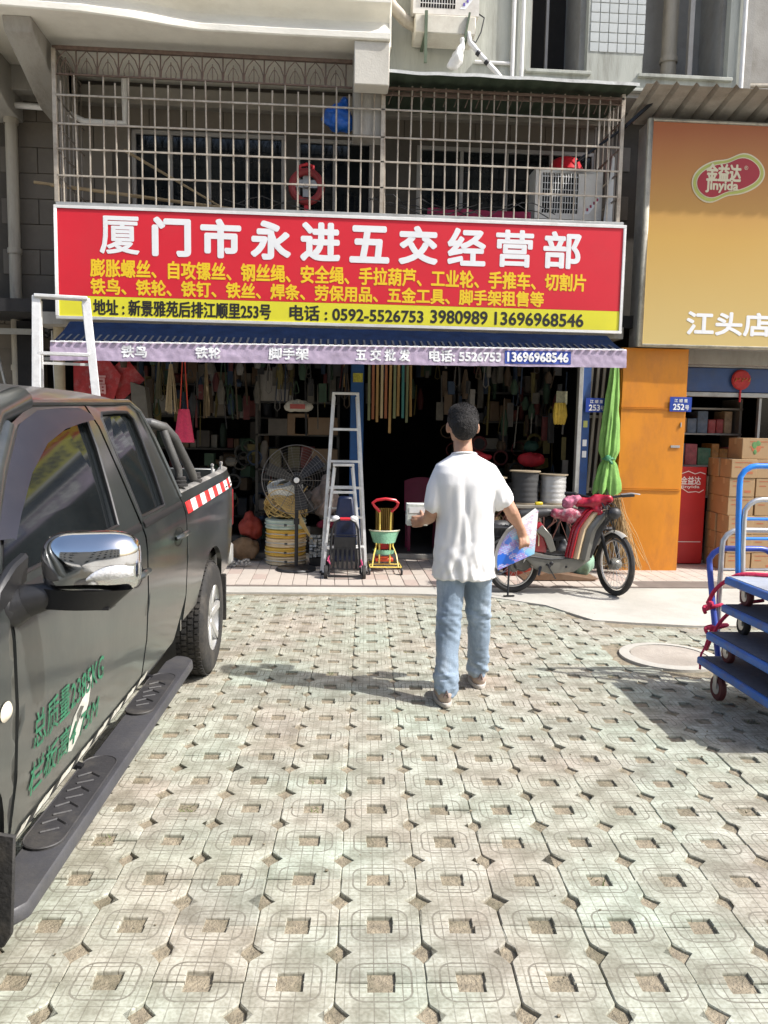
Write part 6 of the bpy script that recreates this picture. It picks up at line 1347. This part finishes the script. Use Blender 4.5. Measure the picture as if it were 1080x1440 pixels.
# ================================================================ PERSON
pe = thing('person', 'man in a white t-shirt and light blue jeans walking away, leaflets in one hand', 'person', (.77, 4.42, 0))
skin = M('skin', (.43, .235, .15), .55, 0, .10, 9, .08, 90)
PY = 4.42
b_ = B()
b_.limb([(.77, PY, .88, .10), (.77, PY+.01, 1.05, .09), (.765, PY, 1.2, .09), (.76, PY, 1.30, .065)], 14)
b_.limb([(.715, PY, .90, .085), (.715, PY, 1.1, .075), (.69, PY, 1.24, .065)]).limb([(.825, PY, .90, .085), (.82, PY, 1.1, .075), (.845, PY, 1.24, .065)])
b_.limb([(.62, PY, 1.265, .04), (.76, PY, 1.30, .055), (.90, PY, 1.265, .04)])
b_.limb([(.752, PY+.01, 1.30, .058), (.748, PY+.02, 1.40, .053), (.745, PY+.04, 1.46, .052)], 14)
b_.ell((.745, PY+.04, 1.55), (.079, .096, .108), 20).ell((.738, PY+.10, 1.49), (.052, .045, .05), 12).ell((.742, PY+.065, 1.50), (.062, .06, .055), 12)
b_.ell((.728, PY+.142, 1.53), (.013, .02, .024), 8)                                                  # nose
for sx in (-1, 1): b_.ell((.745+sx*.083, PY+.045, 1.530), (.012, .020, .032), 10, Matrix.Rotation(sx*.35, 3, 'Z'))
# arms
b_.limb([(.905, PY, 1.262, .042), (.962, PY-.01, 1.17, .045), (1.022, PY-.025, 1.07, .038)]).limb([(1.022, PY-.025, 1.07, .038), (1.052, PY+.03, 1.03, .038), (1.088, PY+.08, .985, .028), (1.108, PY+.10, .962, .026)])
b_.limb([(.612, PY, 1.262, .042), (.586, PY, 1.17, .044), (.574, PY-.01, 1.06, .038)]).limb([(.574, PY-.01, 1.06, .038), (.574, PY+.06, 1.025, .038), (.568, PY+.14, 1.0, .030), (.560, PY+.18, .992, .026)])
# legs inside the jeans
b_.limb([(.695, PY, .86, .088), (.680, PY-.05, .48, .055), (.660, PY-.13, .10, .040)]).limb([(.850, PY, .86, .088), (.872, PY+.07, .48, .055), (.900, PY+.17, .12, .040)])
# right hand gripping the leaflets from above
b_.limb([(1.108, PY+.10, .962, .026), (1.122, PY+.115, .925, .030), (1.128, PY+.115, .905, .026)], 10)
hx = [(1.106, .0), (1.122, .004), (1.138, .004), (1.153, -.002)]
for i, (x, dz) in enumerate(hx):
    b_.limb([(x, PY+.108, .912+dz, .0105), (x+.001, PY+.088, .890+dz-.002*i, .0098), (x, PY+.078, .862+dz+.004*i, .0090), (x-.001, PY+.086, .842+dz+.006*i, .0082)], 8)
b_.limb([(1.100, PY+.12, .935, .012), (1.088, PY+.135, .912, .0105), (1.085, PY+.150, .885, .0092)], 8)
# left hand round the packet
b_.limb([(.560, PY+.18, .992, .026), (.550, PY+.205, .990, .030), (.546, PY+.215, .990, .027)], 10)
for i in range(4):
    z = 1.012-.018*i; b_.limb([(.548, PY+.215, z, .0105), (.528, PY+.202, z-.002, .0098), (.503, PY+.199, z-.004, .009), (.485+.004*abs(i-1), PY+.203, z-.004, .0082)], 8)
b_.limb([(.552, PY+.20, 1.012, .012), (.540, PY+.215, 1.04, .0105), (.528, PY+.225, 1.062, .0092)], 8)
body = blob('body', b_, .0055, skin, pe, None, 2)
# hair cap
hair = M('short black hair', (.010, .008, .007), .8, 0, .4, 60, .9, 160)
b_ = B(); b_.ell((.745, PY+.035, 1.575), (.088, .106, .092), 22).ell((.745, PY-.02, 1.545), (.077, .065, .085), 18).ell((.745, PY+.05, 1.615), (.084, .088, .055), 18)
def hd(p): return .0025*nz(p.x*60, p.y*60, p.z*45)+.003*nz(p.x*150, p.y*150, p.z*120)
hb_ = blob('hair', b_, .005, hair, pe, hd, 1)
q = B()
for k in range(3800):
    a = rnd.uniform(0, 6.283); ph = rnd.uniform(0, 1.9); n_ = Vector((math.sin(ph)*math.cos(a), math.sin(ph)*math.sin(a), math.cos(ph)))
    if n_.y > .35 and n_.z < .45: continue
    p = Vector((.745+n_.x*.087, PY+.033+n_.y*.104, 1.578+n_.z*.090)); 
    if n_.z < 0: p.x = .745+n_.x*.080
    d = (n_*.7+Vector((rnd.gauss(0, .35), rnd.gauss(0, .35), rnd.gauss(0, .3)))).normalized()*rnd.uniform(.004, .008); s_ = n_.cross(Vector((rnd.uniform(-1, 1), rnd.uniform(-1, 1), rnd.uniform(-1, 1)))).normalized()*.0013
    q.add([p-s_, p+s_, p+d], [(0, 1, 2)])
o = part('hair_strands', q, hair, pe, weld=False); o['kind'] = 'stuff'
# t-shirt
tsh = M('white cotton', (.78, .77, .755), .85, 0, .025, 5, .15, 300)
def loft(b_, rings, n=40):
    o = len(b_.v)
    for (cx, cy, cz, rx, ry, e) in rings:
        for j in range(n):
            a = 2*math.pi*j/n; c, d = math.cos(a), math.sin(a); b_.v.append(Vector((cx+rx*math.copysign(abs(c)**e, c), cy+ry*math.copysign(abs(d)**e, d), cz)))
    for i in range(len(rings)-1):
        for j in range(n): b_.f.append((o+i*n+j, o+i*n+(j+1) % n, o+(i+1)*n+(j+1) % n, o+(i+1)*n+j))
    b_.f.append(tuple(o+j for j in range(n))[::-1]); b_.f.append(tuple(o+(len(rings)-1)*n+j for j in range(n))); return b_
b_ = loft(B(), [(.768, PY, .690, .178, .130, .85), (.768, PY, .74, .172, .130, .85), (.768, PY, .85, .163, .130, .85), (.766, PY, 1.0, .160, .125, .85), (.764, PY, 1.12, .168, .125, .85), (.763, PY, 1.22, .180, .120, .8), (.762, PY, 1.28, .182, .108, .8), (.761, PY, 1.325, .168, .088, .85), (.757, PY+.005, 1.355, .118, .074, .95), (.752, PY+.01, 1.378, .078, .068, 1.), (.752, PY+.012, 1.390, .066, .062, 1.)], 44)
b_.limb([(.80, PY, 1.305, .065), (.885, PY, 1.275, .066), (.935, PY-.005, 1.20, .066), (.972, PY-.012, 1.135, .069)], 14).limb([(.72, PY, 1.305, .065), (.640, PY, 1.275, .064), (.602, PY, 1.19, .062), (.588, PY-.004, 1.105, .063)], 14)
def folds(p):
    k = max(0, min(1, (1.32-p.z)/.25)); lo = max(0, min(1, (.98-p.z)/.2))
    d = .017*k*nz(p.x*12, p.y*5, p.z*2.4+p.x*4)+.010*k*nz(p.x*24+9, p.y*8, p.z*6-p.x*9)
    d += lo*(.008*nz(p.x*7, p.y*6, p.z*13+p.x*14)+.005*nz(p.x*22, p.y*12, p.z*30-p.x*22)+.009*nz(p.x*30+p.z*6, 0, p.z*4))
    d -= .006*k*max(0, 1-abs(p.x-.76-.02*math.sin(p.z*9))/.02)*(p.z > .9)
    return d
blob('t_shirt', b_, .0075, tsh, pe, folds, 3)
part('collar_rib', B().tube([(.752+.067*math.cos(a*.314), PY+.012+.062*math.sin(a*.314), 1.384-.012*math.sin(a*.314)) for a in range(20)], .0065, 6, closed=True), tsh, pe)
part('hem_stitch', B().tube([(.768+.178*math.copysign(abs(math.cos(a*.157))**.85, math.cos(a*.157)), PY+.122*math.copysign(abs(math.sin(a*.157))**.85, math.sin(a*.157)), .703+.006*nz(a*.7)) for a in range(40)], .0045, 5, closed=True), tsh, pe)
# jeans
jn = M('light blue denim', (.24, .31, .39), .85, 0, .30, 5, .3, 260, dirt=.8, dcol=(.48, .54, .60), dscale=5, stretch=(1, 1, .5))
b_ = B().ell((.77, PY, .86), (.140, .100, .12), 20)
b_.limb([(.697, PY, .82, .090), (.690, PY-.02, .66, .084), (.682, PY-.055, .46, .070), (.670, PY-.10, .26, .066), (.661, PY-.132, .098, .070)], 16).limb([(.848, PY, .82, .090), (.856, PY+.03, .66, .082), (.874, PY+.07, .46, .068), (.888, PY+.12, .26, .064), (.898, PY+.158, .118, .068)], 16)
def jf(p):
    lo = max(0, 1-abs(p.z-.46)/.16)+max(0, (.30-p.z)/.2)*1.5+max(0, (p.z-.60)/.2)*.6
    return .008*nz(p.x*12, p.y*12, p.z*6)+(.011*nz(p.x*9, p.y*9, p.z*30+p.x*20)+.006*nz(p.x*22, p.y*22, p.z*60))*min(lo, 1.5)
blob('jeans', b_, .0075, jn, pe, jf, 2)
sh1 = M('beige trainer', (.40, .31, .25), .7, 0, .2, 15, .2, dirt=.4, dcol=(.18, .14, .12)); sole = M('pale rubber sole', (.46, .43, .38), .7, 0, .1, 9, .1, dirt=.5)
for nm, (x, y, dx) in (('shoe', (.655, PY-.135, -.02)), ('shoe', (.905, PY+.175, .02))):
    # walking away: toes forward, heel toward the viewer
    d = Vector((dx, 1, 0)).normalized(); c = Vector((x, y, 0)); k = lambda f, s, z: tuple(c+d*f+Vector((s, 0, z)))
    b_ = B().limb([(*k(-.03, 0, .055), .042), (*k(.06, 0, .052), .043), (*k(.13, 0, .045), .042), (*k(.185, .0, .038), .032)], 12).limb([(*k(-.03, 0, .065), .036), (*k(.02, 0, .075), .036)], 12)
    so_ = blob('shoe', b_, .008, sh1, pe, lambda p: .003*nz(p.x*50, p.y*50, p.z*50), 1)
    pts = []
    for i in range(24): a = i*2*math.pi/24; v = c+d*(.072+.150*math.cos(a))+Vector((.047*math.sin(a)*(1.05-.1*math.cos(a)), 0, 0)); pts.append((v.x, v.y))
    part('sole', B().prism(pts, .001, .026, 'z'), sole, so_, .004)
    part('laces', B().tube([k(.05, -.03, .098), k(.065, .0, .103), k(.07, .03, .095)], .004, 5).tube([k(-.068, -.012, .06), k(-.075, .0, .10), k(-.068, .012, .06)], .006, 5), M('grey trim', (.22, .16, .15), .7), so_)
# leaflets held
lf = thing('leaflets', 'sheaf of colourful blue and white leaflets held in the right hand of the person', 'leaflets', (1.07, PY+.12, .74))
def leafmat(name, seed):
    m = bpy.data.materials.new(name); m.use_nodes = True; t = m.node_tree; N = t.nodes; K = t.links; p = N['Principled BSDF']; tc = N.new('ShaderNodeTexCoord'); mp = N.new('ShaderNodeMapping'); mp.inputs['Rotation'].default_value = (0, R(-20), 0)
    K.new(tc.outputs['Object'], mp.inputs[0]); s_ = N.new('ShaderNodeSeparateXYZ'); K.new(mp.outputs[0], s_.inputs[0])
    rp = N.new('ShaderNodeValToRGB'); rp.color_ramp.interpolation = 'EASE'; e = rp.color_ramp.elements; e[0].color = (.02, .14, .62, 1); e[1].color = (.75, .75, .75, 1); e[0].position = .15; e[1].position = .75
    x = e.new(.38); x.color = (.10, .22, .72, 1); x = e.new(.5); x.color = (.25, .55, .75, 1)
    n = N.new('ShaderNodeTexNoise'); n.inputs['Scale'].default_value = 11; K.new(mp.outputs[0], n.inputs[0])
    K.new(mathn(t, 'ADD', mathn(t, 'MULTIPLY', s_.outputs[2], 3.0), mathn(t, 'ADD', mathn(t, 'MULTIPLY', s_.outputs[0], 1.5), mathn(t, 'MULTIPLY', n.outputs[0], .15))), rp.inputs[0])
    # rows of printed blocks
    v = N.new('ShaderNodeTexBrick'); v.inputs['Scale'].default_value = 26; v.inputs['Mortar Size'].default_value = .035; v.inputs['Color1'].default_value = (.75, .2, .22, 1); v.inputs['Color2'].default_value = (.85, .85, .8, 1); v.inputs['Mortar'].default_value = (.1, .2, .7, 1)
    cb_ = N.new('ShaderNodeCombineXYZ'); K.new(s_.outputs[0], cb_.inputs[0]); K.new(s_.outputs[2], cb_.inputs[1]); K.new(cb_.outputs[0], v.inputs['Vector'])
    mx = N.new('ShaderNodeMix'); mx.data_type = 'RGBA'; n2 = N.new('ShaderNodeTexNoise'); n2.inputs['Scale'].default_value = 16; K.new(mp.outputs[0], n2.inputs[0])
    K.new(mathn(t, 'MULTIPLY', mathn(t, 'GREATER_THAN', n2.outputs[0], .48), .55), mx.inputs['Factor']); K.new(rp.outputs[0], mx.inputs['A']); K.new(v.outputs[0], mx.inputs['B']); K.new(mx.outputs['Result'], p.inputs['Base Color']); p.inputs['Roughness'].default_value = .35
    return m
lm = leafmat('printed leaflet', 0); wp = M('paper white', (.78, .78, .76), .6, 0, .04, 6, 0)
cor = [(.985, .712), (1.205, .806), (1.218, 1.062), (1.04, .94)]        # lower left, lower right, upper right, upper left (x, z)
for i in range(4):
    def lfn(u, v, i=i):
        a = Vector(cor[0]).lerp(Vector(cor[1]), u); b2 = Vector(cor[3]).lerp(Vector(cor[2]), u); p = a.lerp(b2, v)
        bend = .045*math.sin(v*1.6)*(1-u)
        return (p.x-.004*i-.03*(1-u)*math.sin(v*3.14)*1.0, PY+.104+.006*i+.03*u-bend*.3, p.y+.004*i)
    part('sheet', B().grid(lfn, 12, 10), lm if i == 0 else wp, lf, smooth=True)
bp = thing('paper_packet', 'small white printed box held in the left hand of the person', 'box', (.51, PY+.25, .96))
part('box', B().box(.460, .582, PY+.212, PY+.30, .955, 1.082), M('printed white box', (.60, .62, .56), .6, 0, .25, 26, .05, dirt=.3, dcol=(.35, .42, .36), dscale=16), bp, .002)
part('label', B().box(.472, .567, PY+.2095, PY+.2105, 1.03, 1.065), wp, bp)
# the street behind the camera, seen only in reflections
ob = thing('opposite_building', 'plain beige apartment block on the far side of the yard behind the camera', 'building', (0, -16, 0))
part('wall', wall_holes(B(), -22, 16, 0, 13, -16.5, -16.2, [(x, x+1.6, z, z+1.5) for x in range(-20, 14, 4) for z in (1, 4.2, 7.4, 10.4)]), M('beige distant render', (.33, .30, .25), .9, 0, .15, .5, .1), ob)
part('dark_glazing', B().box(-22, 16, -16.48, -16.44, .5, 12.5), glass, ob)
